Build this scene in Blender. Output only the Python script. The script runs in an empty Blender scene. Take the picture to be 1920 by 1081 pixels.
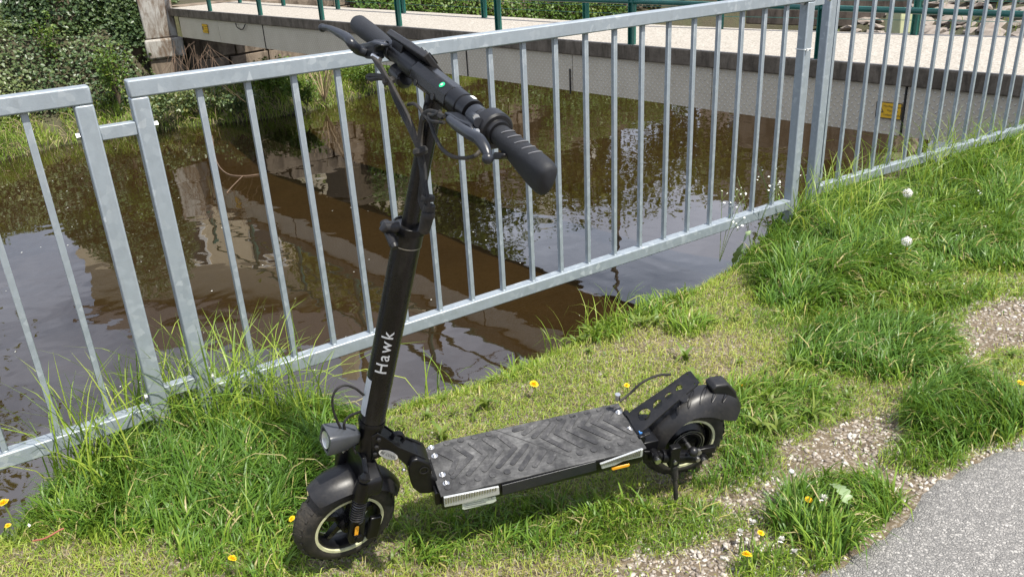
import bpy, bmesh, math, random
import numpy as np
from mathutils import Vector, Matrix
random.seed(7); RNG = np.random.default_rng(11)
scene = bpy.context.scene
COL = scene.collection
PI = math.pi
# ---------------------------------------------------------------- camera, sky, sun
CAM = np.array([0.0, 0.0, 1.30])
F_PX = 1560.8
ROT = np.array([[0.99854162, -0.02167083, -0.04944707],
                [0.05398738, 0.40082002, 0.91456475],
                [0.0, 0.91590048, -0.40140542]])          # rows: right, up, forward
cd = bpy.data.cameras.new('camera'); cam = bpy.data.objects.new('camera', cd); COL.objects.link(cam)
cd.sensor_width = 36.0; cd.lens = 36.0 * F_PX / 1920.0; cd.clip_start = 0.05; cd.clip_end = 600
R_, U_, F_ = ROT
cam.matrix_world = Matrix(((R_[0], U_[0], -F_[0], CAM[0]), (R_[1], U_[1], -F_[1], CAM[1]), (R_[2], U_[2], -F_[2], CAM[2]), (0, 0, 0, 1)))
scene.camera = cam
SUN_H = np.array([0.74, -0.67]); SUN_H /= np.linalg.norm(SUN_H); SUN_EL = math.radians(62)
w = bpy.data.worlds.new('World'); scene.world = w; w.use_nodes = True
nt = w.node_tree; bg = nt.nodes['Background']; sky = nt.nodes.new('ShaderNodeTexSky')
sky.sky_type = 'NISHITA'; sky.sun_disc = False; sky.sun_elevation = SUN_EL
sky.sun_rotation = math.atan2(SUN_H[0], SUN_H[1]); sky.air_density = 1.0; sky.dust_density = 2.0
# thin bright clouds over the blue: seen only as reflections in the river
tc = nt.nodes.new('ShaderNodeTexCoord'); mp = nt.nodes.new('ShaderNodeMapping'); mp.inputs['Scale'].default_value = (1, 1, 2.2); nt.links.new(tc.outputs['Generated'], mp.inputs[0])
cn = nt.nodes.new('ShaderNodeTexNoise'); cn.inputs['Scale'].default_value = 2.3; cn.inputs['Detail'].default_value = 7; cn.inputs['Roughness'].default_value = .58; nt.links.new(mp.outputs[0], cn.inputs['Vector'])
cr = nt.nodes.new('ShaderNodeValToRGB'); cr.color_ramp.elements[0].position = .36; cr.color_ramp.elements[1].position = .66; nt.links.new(cn.outputs['Fac'], cr.inputs[0])
cm = nt.nodes.new('ShaderNodeMix'); cm.data_type = 'RGBA'; nt.links.new(cr.outputs[0], cm.inputs[0]); nt.links.new(sky.outputs[0], cm.inputs[6]); cm.inputs[7].default_value = (10.5, 11.2, 13.2, 1)
nt.links.new(cm.outputs[2], bg.inputs[0]); bg.inputs[1].default_value = 0.09
ld = bpy.data.lights.new('sun', 'SUN'); sun = bpy.data.objects.new('sun', ld); COL.objects.link(sun)
ld.energy = 5.0; ld.angle = math.radians(0.5); ld.color = (1.0, 0.955, 0.86)
sd = Vector((SUN_H[0] * math.cos(SUN_EL), SUN_H[1] * math.cos(SUN_EL), math.sin(SUN_EL)))
sun.rotation_euler = sd.to_track_quat('Z', 'Y').to_euler()
vs = scene.view_settings; vs.view_transform = 'Standard'; vs.look = 'None'; vs.exposure = 0.52; vs.gamma = 1.0; vs.use_curve_mapping = False
scene.render.engine = 'CYCLES'
scene.cycles.max_bounces = 10; scene.cycles.transparent_max_bounces = 12; scene.cycles.caustics_reflective = False; scene.cycles.caustics_refractive = False

def ray(u, v):
    return np.array([(u - 960) / F_PX, -(v - 540.5) / F_PX, 1.0]) @ ROT
def G(u, v, z=0.0):
    """point of the level plane z that the photograph's pixel (u, v) shows"""
    d = ray(u, v); return CAM + d * ((z - CAM[2]) / d[2])
def onplane(u, v, o, n):
    d = ray(u, v); o = np.asarray(o, float); n = np.asarray(n, float)
    return CAM + d * ((n @ (o - CAM)) / (n @ d))

# ---------------------------------------------------------------- object helpers
def tag(o, label=None, cat=None, group=None, kind=None):
    if label: o['label'] = label
    if cat: o['category'] = cat
    if group: o['group'] = group
    if kind: o['kind'] = kind
    return o
def empty(name, loc=(0, 0, 0), rz=0.0, parent=None):
    o = bpy.data.objects.new(name, None); COL.objects.link(o); o.location = loc; o.rotation_euler = (0, 0, rz)
    o.empty_display_size = 0.1; o.parent = parent
    return o
def copy_tree(o, parent=None):
    c = o.copy(); COL.objects.link(c); c.parent = parent
    for ch in list(o.children): copy_tree(ch, c)
    return c
class MB:
    """collects shapes; build() links them as one mesh object"""
    def __init__(s): s.v = []; s.f = []
    def add(s, verts, faces):
        n = len(s.v); s.v += [tuple(map(float, p)) for p in verts]; s.f += [tuple(i + n for i in f) for f in faces]; return s
    def box(s, lo, hi, M=None):
        (x0, y0, z0), (x1, y1, z1) = lo, hi
        vs_ = [(x0, y0, z0), (x1, y0, z0), (x1, y1, z0), (x0, y1, z0), (x0, y0, z1), (x1, y0, z1), (x1, y1, z1), (x0, y1, z1)]
        if M is not None: vs_ = [M(p) for p in vs_]
        return s.add(vs_, [(0, 3, 2, 1), (4, 5, 6, 7), (0, 1, 5, 4), (1, 2, 6, 5), (2, 3, 7, 6), (3, 0, 4, 7)])
    def tube(s, pts, r, n=12, cap=True, sx=1.0):
        pts = [np.asarray(p, float) for p in pts]
        rs = [r] * len(pts) if np.isscalar(r) else list(r)
        t0 = pts[1] - pts[0]; t0 /= np.linalg.norm(t0)
        a = np.array([0, 0, 1.0]) if abs(t0[2]) < .9 else np.array([1.0, 0, 0])
        u = np.cross(a, t0); u /= np.linalg.norm(u); rings = []
        for i, p in enumerate(pts):
            t = pts[min(i + 1, len(pts) - 1)] - pts[max(i - 1, 0)]; t /= np.linalg.norm(t)
            u = u - t * (u @ t); u /= np.linalg.norm(u); w_ = np.cross(t, u)
            rings.append([p + rs[i] * (math.cos(2 * PI * k / n) * u * sx + math.sin(2 * PI * k / n) * w_) for k in range(n)])
        vs_ = [q for rg in rings for q in rg]; fs = []
        for i in range(len(pts) - 1):
            for k in range(n):
                k2 = (k + 1) % n; fs.append((i * n + k, i * n + k2, (i + 1) * n + k2, (i + 1) * n + k))
        if cap:
            fs.append(tuple(range(n))[::-1]); m = (len(pts) - 1) * n; fs.append(tuple(range(m, m + n)))
        return s.add(vs_, fs)
    def cyl(s, p0, p1, r, n=16): return s.tube([p0, p1], r, n)
    def ball(s, c, r, n=10, m=6, M=None, sc=(1, 1, 1)):
        vs_ = []; fs = []
        for i in range(m + 1):
            th = PI * i / m
            for k in range(n):
                ph = 2 * PI * k / n
                vs_.append((c[0] + r * sc[0] * math.sin(th) * math.cos(ph), c[1] + r * sc[1] * math.sin(th) * math.sin(ph), c[2] + r * sc[2] * math.cos(th)))
        for i in range(m):
            for k in range(n):
                k2 = (k + 1) % n; fs.append((i * n + k, (i + 1) * n + k, (i + 1) * n + k2, i * n + k2))
        if M is not None: vs_ = [M(p) for p in vs_]
        return s.add(vs_, fs)
    def lathe(s, prof, M, n=48, closed=True, a0=0.0, a1=2 * PI):
        """prof: (radius, lateral) points, spun about the lateral axis; M maps (lateral, forward, up)"""
        full = abs(a1 - a0 - 2 * PI) < 1e-6; k_n = n if full else n + 1; vs_ = []; fs = []; m = len(prof)
        for k in range(k_n):
            a = a0 + (a1 - a0) * k / n
            for (r, l) in prof: vs_.append(M((l, r * math.cos(a), r * math.sin(a))))
        for k in range(n):
            k2 = (k + 1) % k_n
            for j in range(m if closed else m - 1):
                j2 = (j + 1) % m; fs.append((k * m + j, k * m + j2, k2 * m + j2, k2 * m + j))
        if not full and closed:
            fs.append(tuple(range(m))); fs.append(tuple(range((k_n - 1) * m, k_n * m))[::-1])
        return s.add(vs_, fs)
    def prism(s, poly, off):
        """poly: 3-D points; off: offset vector"""
        n = len(poly); off = np.asarray(off, float)
        vs_ = [np.asarray(p, float) for p in poly] + [np.asarray(p, float) + off for p in poly]
        fs = [tuple(range(n))[::-1], tuple(range(n, 2 * n))] + [(i, (i + 1) % n, (i + 1) % n + n, i + n) for i in range(n)]
        return s.add(vs_, fs)
    def build(s, name, mat, parent=None, bevel=0.0, seg=2, angle=35, smooth=True, loc=None):
        me = bpy.data.meshes.new(name); me.from_pydata(s.v, [], s.f)
        bm = bmesh.new(); bm.from_mesh(me); bmesh.ops.recalc_face_normals(bm, faces=bm.faces); bm.to_mesh(me); bm.free()
        if smooth:
            me.shade_smooth(); me.set_sharp_from_angle(angle=math.radians(angle))
        me.materials.append(mat); o = bpy.data.objects.new(name, me); COL.objects.link(o); o.parent = parent
        if loc is not None: o.location = loc
        if bevel > 0:
            b = o.modifiers.new('bevel', 'BEVEL'); b.width = bevel; b.segments = seg; b.limit_method = 'ANGLE'; b.angle_limit = math.radians(40)
            b.harden_normals = False
        return o
def npmesh(name, V, Fc, mat, parent=None, attrs=None, smooth=False, k=None):
    """V (n,3); Fc (m,k) all the same size"""
    V = np.asarray(V, np.float32); Fc = np.asarray(Fc, np.int32); m, k = Fc.shape
    me = bpy.data.meshes.new(name); me.vertices.add(len(V)); me.vertices.foreach_set('co', V.ravel())
    me.loops.add(m * k); me.loops.foreach_set('vertex_index', Fc.ravel())
    me.polygons.add(m); me.polygons.foreach_set('loop_start', np.arange(0, m * k, k, dtype=np.int32))
    me.update(calc_edges=True)
    if smooth: me.polygons.foreach_set('use_smooth', np.ones(m, bool))
    for nm, arr in (attrs or {}).items():
        a = me.attributes.new(nm, 'FLOAT', 'POINT'); a.data.foreach_set('value', np.asarray(arr, np.float32))
    me.materials.append(mat); o = bpy.data.objects.new(name, me); COL.objects.link(o); o.parent = parent
    return o
def text_mesh(txt, size, depth=0.0, align='CENTER', space=1.0, bold=0.0, step=0.0):
    """built-in font text as verts / faces (flat, xy plane)"""
    cu = bpy.data.curves.new('t', 'FONT'); cu.body = txt; cu.size = size; cu.align_x = align; cu.align_y = 'CENTER'
    cu.extrude = depth; cu.space_character = space; cu.offset = bold; cu.resolution_u = 4
    o = bpy.data.objects.new('t', cu); COL.objects.link(o); bpy.context.view_layer.update()
    me = bpy.data.meshes.new_from_object(o.evaluated_get(bpy.context.evaluated_depsgraph_get()))
    if step:      # slice it finely so that it can be bent round a tube
        bm = bmesh.new(); bm.from_mesh(me); ys = [v.co.y for v in bm.verts]; y = min(ys) + step
        while y < max(ys):
            bmesh.ops.bisect_plane(bm, geom=bm.verts[:] + bm.edges[:] + bm.faces[:], plane_co=(0, y, 0), plane_no=(0, 1, 0)); y += step
        bmesh.ops.triangulate(bm, faces=bm.faces[:]); bm.to_mesh(me); bm.free()
    V = [tuple(v.co) for v in me.vertices]; Fc = [tuple(p.vertices) for p in me.polygons]
    bpy.data.objects.remove(o); bpy.data.curves.remove(cu); bpy.data.meshes.remove(me)
    return V, Fc
def plate_mesh(outer, holes, th):
    """flat plate with holes in the xy plane, half thickness th"""
    cu = bpy.data.curves.new('p', 'CURVE'); cu.dimensions = '2D'; cu.fill_mode = 'BOTH'; cu.extrude = th
    for lp in [outer] + holes:
        sp = cu.splines.new('POLY'); sp.points.add(len(lp) - 1); sp.use_cyclic_u = True
        for i, p in enumerate(lp): sp.points[i].co = (p[0], p[1], 0, 1)
    o = bpy.data.objects.new('p', cu); COL.objects.link(o); bpy.context.view_layer.update()
    me = bpy.data.meshes.new_from_object(o.evaluated_get(bpy.context.evaluated_depsgraph_get()))
    V = [tuple(v.co) for v in me.vertices]; Fc = [tuple(p.vertices) for p in me.polygons]
    bpy.data.objects.remove(o); bpy.data.curves.remove(cu); bpy.data.meshes.remove(me)
    return V, Fc
def circ(cx, cy, r, n=24, ry=None): return [(cx + r * math.cos(2 * PI * k / n), cy + (ry or r) * math.sin(2 * PI * k / n)) for k in range(n)]
def spline(P, n=8):
    """Catmull-Rom through 3-D points"""
    P = [np.asarray(p, float) for p in P]; P = [2 * P[0] - P[1]] + P + [2 * P[-1] - P[-2]]; out = []
    for i in range(1, len(P) - 2):
        for j in range(n):
            t = j / n; a, b, c, d = P[i - 1:i + 3]
            out.append(.5 * (2 * b + (c - a) * t + (2 * a - 5 * b + 4 * c - d) * t * t + (3 * b - a - 3 * c + d) * t ** 3))
    out.append(P[-2]); return out

# ---------------------------------------------------------------- materials
class NT:
    def __init__(s, name):
        s.m = bpy.data.materials.new(name); s.m.use_nodes = True; s.t = s.m.node_tree; s.n = s.t.nodes; s.b = s.n['Principled BSDF']
    def node(s, typ, **kw):
        nd = s.n.new(typ)
        for k, v in kw.items():
            if k[0] == '_': nd.inputs[k[1:].replace('_', ' ')].default_value = v
            else: setattr(nd, k, v)
        return nd
    def link(s, a, b): s.t.links.new(a, b)
    def noise(s, scale, detail=4, rough=.55, vec=None, dist=0.0):
        nd = s.node('ShaderNodeTexNoise'); nd.inputs['Scale'].default_value = scale; nd.inputs['Detail'].default_value = detail
        nd.inputs['Roughness'].default_value = rough; nd.inputs['Distortion'].default_value = dist
        if vec is not None: s.link(vec, nd.inputs['Vector'])
        return nd.outputs['Fac']
    def voro(s, scale, vec=None, feature='F1', out='Distance', rnd=1.0):
        nd = s.node('ShaderNodeTexVoronoi', feature=feature); nd.inputs['Scale'].default_value = scale; nd.inputs['Randomness'].default_value = rnd
        if vec is not None: s.link(vec, nd.inputs['Vector'])
        return nd.outputs[out]
    def coord(s, which='Object', scale=(1, 1, 1), rot=(0, 0, 0)):
        tc = s.node('ShaderNodeTexCoord'); mp = s.node('ShaderNodeMapping'); mp.inputs['Scale'].default_value = scale; mp.inputs['Rotation'].default_value = rot
        s.link(tc.outputs[which], mp.inputs['Vector']); return mp.outputs[0]
    def ramp(s, fac, stops, interp='LINEAR'):
        nd = s.node('ShaderNodeValToRGB'); cr = nd.color_ramp; cr.interpolation = interp
        while len(cr.elements) < len(stops): cr.elements.new(.5)
        for e, (p, c) in zip(cr.elements, stops):
            e.position = p; e.color = (*c, 1) if len(c) == 3 else c
        s.link(fac, nd.inputs[0]); return nd.outputs[0]
    def mix(s, fac, a, b, mode='MIX'):
        nd = s.node('ShaderNodeMix', data_type='RGBA', blend_type=mode)
        for sock, val in ((0, fac), (6, a), (7, b)):
            if isinstance(val, (float, int)): nd.inputs[sock].default_value = val
            elif isinstance(val, tuple): nd.inputs[sock].default_value = (*val, 1)
            else: s.link(val, nd.inputs[sock])
        return nd.outputs[2]
    def math(s, op, a, b=None, clamp=False):
        nd = s.node('ShaderNodeMath', operation=op, use_clamp=clamp)
        for i, val in enumerate((a, b)):
            if val is None: continue
            if isinstance(val, (float, int)): nd.inputs[i].default_value = val
            else: s.link(val, nd.inputs[i])
        return nd.outputs[0]
    def attr(s, name): nd = s.node('ShaderNodeAttribute', attribute_name=name); return nd.outputs['Fac']
    def bump(s, h, strength=.5, dist=.001, normal=None):
        nd = s.node('ShaderNodeBump'); nd.inputs['Strength'].default_value = strength; nd.inputs['Distance'].default_value = dist
        s.link(h, nd.inputs['Height'])
        if normal is not None: s.link(normal, nd.inputs['Normal'])
        s.link(nd.outputs[0], s.b.inputs['Normal']); return nd.outputs[0]
    def col(s, c):
        if isinstance(c, tuple): s.b.inputs['Base Color'].default_value = (*c, 1)
        else: s.link(c, s.b.inputs['Base Color'])
    def rough(s, c):
        if isinstance(c, (float, int)): s.b.inputs['Roughness'].default_value = c
        else: s.link(c, s.b.inputs['Roughness'])
def plain(name, col, rough=.5, metal=0.0, var=.12, scale=30, bump=0.0, bscale=400, spec=.5, coat=0.0):
    t = NT(name); v = t.coord('Object'); n = t.noise(scale, 5, .6, v)
    dark = tuple(c * (1 - var) for c in col); lite = tuple(min(1, c * (1 + var)) for c in col)
    t.col(t.ramp(n, [(.3, dark), (.7, lite)])); t.b.inputs['Metallic'].default_value = metal
    r = t.math('ADD', t.math('MULTIPLY', n, .16), rough - .08); t.rough(r); t.b.inputs['Specular IOR Level'].default_value = spec
    t.b.inputs['Coat Weight'].default_value = coat
    if bump > 0: t.bump(t.noise(bscale, 3, .6, v), bump, .0006)
    return t.m

M = {}
M['black_metal'] = plain('black_metal', (.005, .005, .0058), .32, 0, .2, 60, .10, 900, .32)
M['black_paint'] = plain('black_paint', (.0055, .0055, .006), .27, 0, .15, 25, .02, 1500, .35)
M['black_plastic'] = plain('black_plastic', (.0095, .0095, .011), .40, 0, .2, 40, .25, 1200, .42)
M['grey_plastic'] = plain('grey_plastic', (.016, .018, .023), .32, 0, .12, 40, .2, 1200, .5)
M['black_rubber'] = plain('black_rubber', (.022, .022, .023), .62, 0, .3, 50, .5, 700, .4)
M['lamp_grey'] = plain('lamp_grey', (.05, .054, .062), .36, 0, .12, 40, .2, 1200, .5)
M['spring_steel'] = plain('spring_steel', (.05, .05, .055), .22, .6, .1, 60)
M['grip_rubber'] = plain('grip_rubber', (.017, .018, .021), .58, 0, .15, 60, .4, 2200, .35)
M['chrome'] = plain('chrome', (.72, .71, .69), .28, 1, .15, 80)
M['steel'] = plain('steel', (.45, .45, .45), .4, 1, .2, 60)
M['pale_rim_stripe'] = plain('pale_rim_stripe', (.52, .52, .33), .5, 0, .2, 60)
M['white_print'] = plain('white_print', (.78, .78, .76), .5, 0, .05, 60)
M['badge_silver'] = plain('badge_silver', (.55, .54, .5), .4, 0, .06, 60)
M['dark_print'] = plain('dark_print', (.03, .03, .03), .5)
M['amber'] = plain('amber', (.85, .38, .02), .3, 0, .1, 60, coat=.4)
M['red_plastic'] = plain('red_plastic', (.5, .02, .01), .3)
M['green_dot'] = plain('green_dot', (.02, .5, .22), .4)
M['pale_sticker'] = plain('pale_sticker', (.5, .53, .56), .5, 0, .06, 60)
M['label_green'] = plain('label_green', (.5, .55, .47), .45, 0, .06, 60)
M['blue_plastic'] = plain('blue_plastic', (.05, .2, .5), .4)
def dusty(name, col, rough, dust, amt, spec=.4, sc=9, bump=.15):
    """dark part with uneven dust and scuffs"""
    t = NT(name); v = t.coord('Object'); n = t.noise(sc, 7, .7, v, .4); n2 = t.noise(sc * 14, 4, .7, v); n3 = t.noise(sc * 3, 6, .75, t.coord('Object', (1, 1, .25)))
    f = t.math('MULTIPLY', t.ramp(n, [(.42, (0, 0, 0)), (.72, (1, 1, 1))]), t.ramp(n2, [(.35, (.25, .25, .25)), (.7, (1, 1, 1))])); f = t.math('ADD', f, t.math('MULTIPLY', t.ramp(n3, [(.60, (0, 0, 0)), (.68, (1, 1, 1))]), .35))
    f = t.math('MULTIPLY', f, amt, True); t.col(t.mix(f, col, dust)); t.rough(t.math('ADD', t.math('MULTIPLY', f, .5), rough)); t.b.inputs['Specular IOR Level'].default_value = spec
    t.bump(n2, bump, .0006); return t.m
M['black_paint'] = dusty('black_paint', (.0055, .0055, .006), .26, (.11, .10, .09), .16, .36, 7, .04)
M['black_plastic'] = dusty('black_plastic', (.0095, .0095, .011), .38, (.15, .135, .115), .22, .42, 11, .25)
M['black_rubber'] = dusty('black_rubber', (.014, .014, .014), .6, (.17, .14, .105), .5, .35, 16, .5)
def m_lens():
    t = NT('clear_lens'); t.col((.5, .52, .52)); t.rough(.14); t.b.inputs['Metallic'].default_value = .35
    v = t.coord('Object', (1, 1, 1)); t.bump(t.noise(500, 2, .5, v), .25, .0006); t.b.inputs['Coat Weight'].default_value = .8
    return t.m
M['lens'] = m_lens()
def m_mat():
    t = NT('deck_rubber'); v = t.coord('Object')
    n1 = t.noise(11, 7, .72, v, .25); n2 = t.noise(160, 4, .7, v); n3 = t.noise(40, 6, .75, t.coord('Object', (1, 4, 1), (0, 0, .4)))
    f = t.math('MULTIPLY', t.ramp(n1, [(.42, (0, 0, 0)), (.66, (1, 1, 1))]), t.ramp(n3, [(.3, (.2, .2, .2)), (.7, (1, 1, 1))]))
    c = t.mix(f, (.016, .016, .017), (.2, .198, .195)); t.col(t.mix(t.math('MULTIPLY', n2, .35), c, (.09, .09, .09)))
    t.rough(.66); t.b.inputs['Specular IOR Level'].default_value = .4
    t.bump(n2, .35, .0008); return t.m
M['mat'] = m_mat()
M['pad'] = dusty('worn_rubber_pad', (.026, .026, .028), .62, (.24, .235, .23), .7, .4, 13, .3)
def m_galv():
    t = NT('galvanised_steel'); v = t.coord('Object'); wv = t.noise(60, 3, .6, v)
    nd = t.node('ShaderNodeVectorMath', operation='ADD'); t.link(v, nd.inputs[0])
    cx = t.node('ShaderNodeCombineXYZ'); k = t.math('MULTIPLY', wv, .012)
    for i in range(3): t.link(k, cx.inputs[i])
    t.link(cx.outputs[0], nd.inputs[1])
    c1 = t.voro(58, nd.outputs[0], out='Color'); sep = t.node('ShaderNodeSeparateColor'); t.link(c1, sep.inputs[0])
    n2 = t.noise(7, 5, .65, v); n3 = t.noise(300, 3, .6, v)
    base = t.ramp(sep.outputs[0], [(0, (.26, .30, .335)), (.7, (.30, .34, .375)), (.88, (.345, .385, .415)), (1, (.46, .50, .53))])
    n4 = t.noise(3.5, 4, .6, v); base = t.mix(t.ramp(n4, [(.40, (.15, .15, .15)), (.62, (.85, .85, .85))]), base, (.30, .34, .375)); n5 = t.noise(5, 6, .7, t.coord('Object', (9, 9, .8))); base = t.mix(t.math('MULTIPLY', t.ramp(n5, [(.5, (0, 0, 0)), (.72, (1, 1, 1))]), .45), base, (.24, .265, .28)); base = t.mix(t.math('MULTIPLY', t.ramp(n2, [(.45, (0, 0, 0)), (.7, (1, 1, 1))]), .3), base, (.26, .30, .33))
    t.col(base); t.b.inputs['Metallic'].default_value = .35
    t.rough(t.math('ADD', t.math('MULTIPLY', sep.outputs[1], .2), .40)); t.bump(t.math('ADD', n3, t.math('MULTIPLY', n2, 2)), .2, .001)
    return t.m
M['galv'] = m_galv()
def m_green():
    t = NT('green_paint'); v = t.coord('Object'); t.col(t.ramp(t.noise(8, 5, .6, v), [(.3, (.008, .085, .065)), (.7, (.014, .125, .098))])); t.rough(.38); return t.m
M['green_paint'] = m_green()
def m_concrete(name, lo, hi, stain, amt=.5, sc=3.0):
    t = NT(name); v = t.coord('Object'); n = t.noise(sc, 8, .7, v); n2 = t.noise(60, 5, .7, v); n3 = t.noise(sc * 1.2, 7, .7, t.coord('Object', (2.2, 2.2, .55)), .6)
    c = t.ramp(n, [(.3, lo), (.7, hi)]); c = t.mix(t.math('MULTIPLY', n2, .5), c, tuple(x * .6 for x in lo))
    c = t.mix(t.math('MULTIPLY', t.ramp(n3, [(.45, (0, 0, 0)), (.62, (1, 1, 1))]), amt), c, stain); t.col(c); t.rough(.85)
    t.bump(t.math('ADD', n2, n), .5, .01); return t.m
M['slab_edge'] = m_concrete('mossy_concrete', (.075, .06, .042), (.24, .2, .15), (.035, .027, .016), .7, 4.5)
M['wall_concrete'] = m_concrete('wall_concrete', (.3, .28, .24), (.5, .47, .42), (.12, .1, .07), .6, 2.0)
M['pier'] = m_concrete('lime_streaked_concrete', (.30, .28, .25), (.52, .50, .46), (.12, .08, .05), .95, 2.4)
M['quay_stone'] = m_concrete('quay_stone', (.16, .12, .085), (.36, .29, .22), (.05, .035, .025), .7, 1.4)
M['riprap'] = m_concrete('embankment_stone', (.24, .2, .17), (.42, .37, .32), (.12, .09, .07), .5, 1.5)
M['pale_block'] = plain('pale_green_block', (.5, .52, .3), .8, 0, .15, 5)
def m_deck():
    t = NT('bridge_deck_chippings'); v = t.coord('Object'); n = t.voro(70, v, out='Color'); sep = t.node('ShaderNodeSeparateColor'); t.link(n, sep.inputs[0])
    c = t.ramp(sep.outputs[0], [(0, (.21, .187, .155)), (.35, (.31, .286, .245)), (1, (.44, .41, .365))]); b = t.noise(1.5, 6, .6, v)
    t.col(t.mix(t.math('MULTIPLY', b, .35), c, (.36, .31, .27))); t.rough(.9); t.bump(t.voro(70, v), .6, .004); return t.m
M['bridge_deck'] = m_deck()
def m_tread():
    t = NT('aluminium_tread_plate'); 
    def bars(rot, off):
        v = t.coord('Object', (1, 1, 1)); mp = t.node('ShaderNodeMapping'); mp.inputs['Location'].default_value = (off, 0, 0); t.link(v, mp.inputs[0])
        sx = t.node('ShaderNodeSeparateXYZ'); t.link(mp.outputs[0], sx.inputs[0]); return sx
    v = t.coord('Object'); sx = t.node('ShaderNodeSeparateXYZ'); t.link(v, sx.inputs[0]); X, Z = sx.outputs[0], sx.outputs[2]
    S = .062
    a = t.math('DIVIDE', t.math('ADD', X, Z), S); b = t.math('DIVIDE', t.math('SUBTRACT', X, Z), S)
    fa = t.math('FRACT', a); fb = t.math('FRACT', b); par = t.math('MODULO', t.math('ABSOLUTE', t.math('ADD', t.math('FLOOR', a), t.math('FLOOR', b))), 2.0)
    par = t.math('GREATER_THAN', par, .5)
    def lozenge(p, q):   # long in p, short in q
        dp = t.math('ABSOLUTE', t.math('SUBTRACT', p, .5)); dq = t.math('ABSOLUTE', t.math('SUBTRACT', q, .5))
        return t.math('SUBTRACT', 1.0, t.math('ADD', t.math('MULTIPLY', dp, 2.1), t.math('MULTIPLY', dq, 5.0)), True)
    h = t.math('ADD', t.math('MULTIPLY', par, lozenge(fa, fb)), t.math('MULTIPLY', t.math('SUBTRACT', 1.0, par), lozenge(fb, fa)))
    h = t.math('MULTIPLY', h, 2.0, True)
    n = t.noise(2.0, 6, .65, v); n2 = t.noise(25, 4, .6, v)
    c = t.ramp(n, [(.3, (.50, .44, .33)), (.7, (.62, .56, .44))]); c = t.mix(t.math('MULTIPLY', n2, .3), c, (.27, .245, .2)); c = t.mix(t.math('MULTIPLY', h, .6), c, (.74, .73, .67))
    t.col(c); t.b.inputs['Metallic'].default_value = .08; t.rough(.5); t.bump(h, .9, .004); return t.m
M['tread'] = m_tread()
def m_asphalt():
    t = NT('worn_asphalt'); v0 = t.coord('Object'); nz = t.node('ShaderNodeTexNoise'); nz.inputs['Scale'].default_value = 90; nz.inputs['Detail'].default_value = 3; t.link(v0, nz.inputs['Vector'])
    mx = t.node('ShaderNodeMix', data_type='VECTOR'); mx.inputs[0].default_value = .012; t.link(v0, mx.inputs[4]); t.link(nz.outputs['Color'], mx.inputs[5]); v = mx.outputs[1]
    c1 = t.voro(150, v, out='Color'); sep = t.node('ShaderNodeSeparateColor'); t.link(c1, sep.inputs[0])
    e = t.voro(150, v, feature='DISTANCE_TO_EDGE'); e2 = t.voro(300, v, feature='DISTANCE_TO_EDGE'); n = t.noise(2.5, 6, .6, v0); n2 = t.noise(700, 3, .7, v0)
    c = t.ramp(sep.outputs[0], [(0, (.17, .16, .15)), (.3, (.25, .238, .222)), (.75, (.34, .322, .30)), (1, (.50, .475, .44))])
    c = t.mix(t.ramp(e, [(.0, (1, 1, 1)), (.16, (0, 0, 0))]), c, (.10, .098, .095)); c = t.mix(t.math('MULTIPLY', n, .35), c, (.27, .262, .255)); c = t.mix(t.math('MULTIPLY', n2, .35), c, (.18, .175, .17)); t.col(c); t.rough(.85)
    hgt = t.math('ADD', t.math('MULTIPLY', t.ramp(e, [(0, (0, 0, 0)), (.25, (1, 1, 1))]), t.math('ADD', sep.outputs[1], .3)), t.math('MULTIPLY', e2, .5)); t.bump(hgt, .8, .003); return t.m
M['asphalt'] = m_asphalt()
def m_soil():
    t = NT('soil_and_grit'); v = t.coord('Object'); n = t.noise(9, 7, .7, v); n2 = t.noise(120, 5, .7, v); d = t.voro(150, v, out='Color'); sep = t.node('ShaderNodeSeparateColor'); t.link(d, sep.inputs[0])
    c = t.ramp(n, [(.3, (.10, .075, .045)), (.7, (.21, .165, .11))]); c = t.mix(t.ramp(sep.outputs[0], [(.6, (0, 0, 0)), (.9, (1, 1, 1))]), c, (.34, .295, .245))
    c = t.mix(t.math('MULTIPLY', n2, .35), c, (.08, .055, .035)); t.col(c); t.rough(.95); t.bump(t.math('ADD', n2, t.math('MULTIPLY', sep.outputs[1], .5)), .9, .006); return t.m
M['soil'] = m_soil()
def m_bank():
    t = NT('bank_earth'); v = t.coord('Object'); n = t.noise(.8, 8, .7, v); n2 = t.noise(12, 6, .7, v)
    c = t.ramp(n, [(.35, (.05, .042, .028)), (.65, (.045, .06, .022))]); c = t.mix(t.math('MULTIPLY', n2, .5), c, (.13, .1, .06)); t.col(c); t.rough(.95); t.bump(n2, .8, .06); return t.m
M['bank'] = m_bank()
def m_bed():
    t = NT('river_bed_mud'); v = t.coord('Object'); n = t.noise(.9, 8, .65, v, .6); n2 = t.noise(14, 6, .7, v)
    c = t.ramp(n, [(.3, (.062, .045, .023)), (.7, (.112, .082, .041))]); c = t.mix(t.math('MULTIPLY', n2, .5), c, (.07, .045, .02)); t.col(c); t.rough(.9); t.bump(n2, .6, .03); return t.m
M['bed'] = m_bed()
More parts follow.
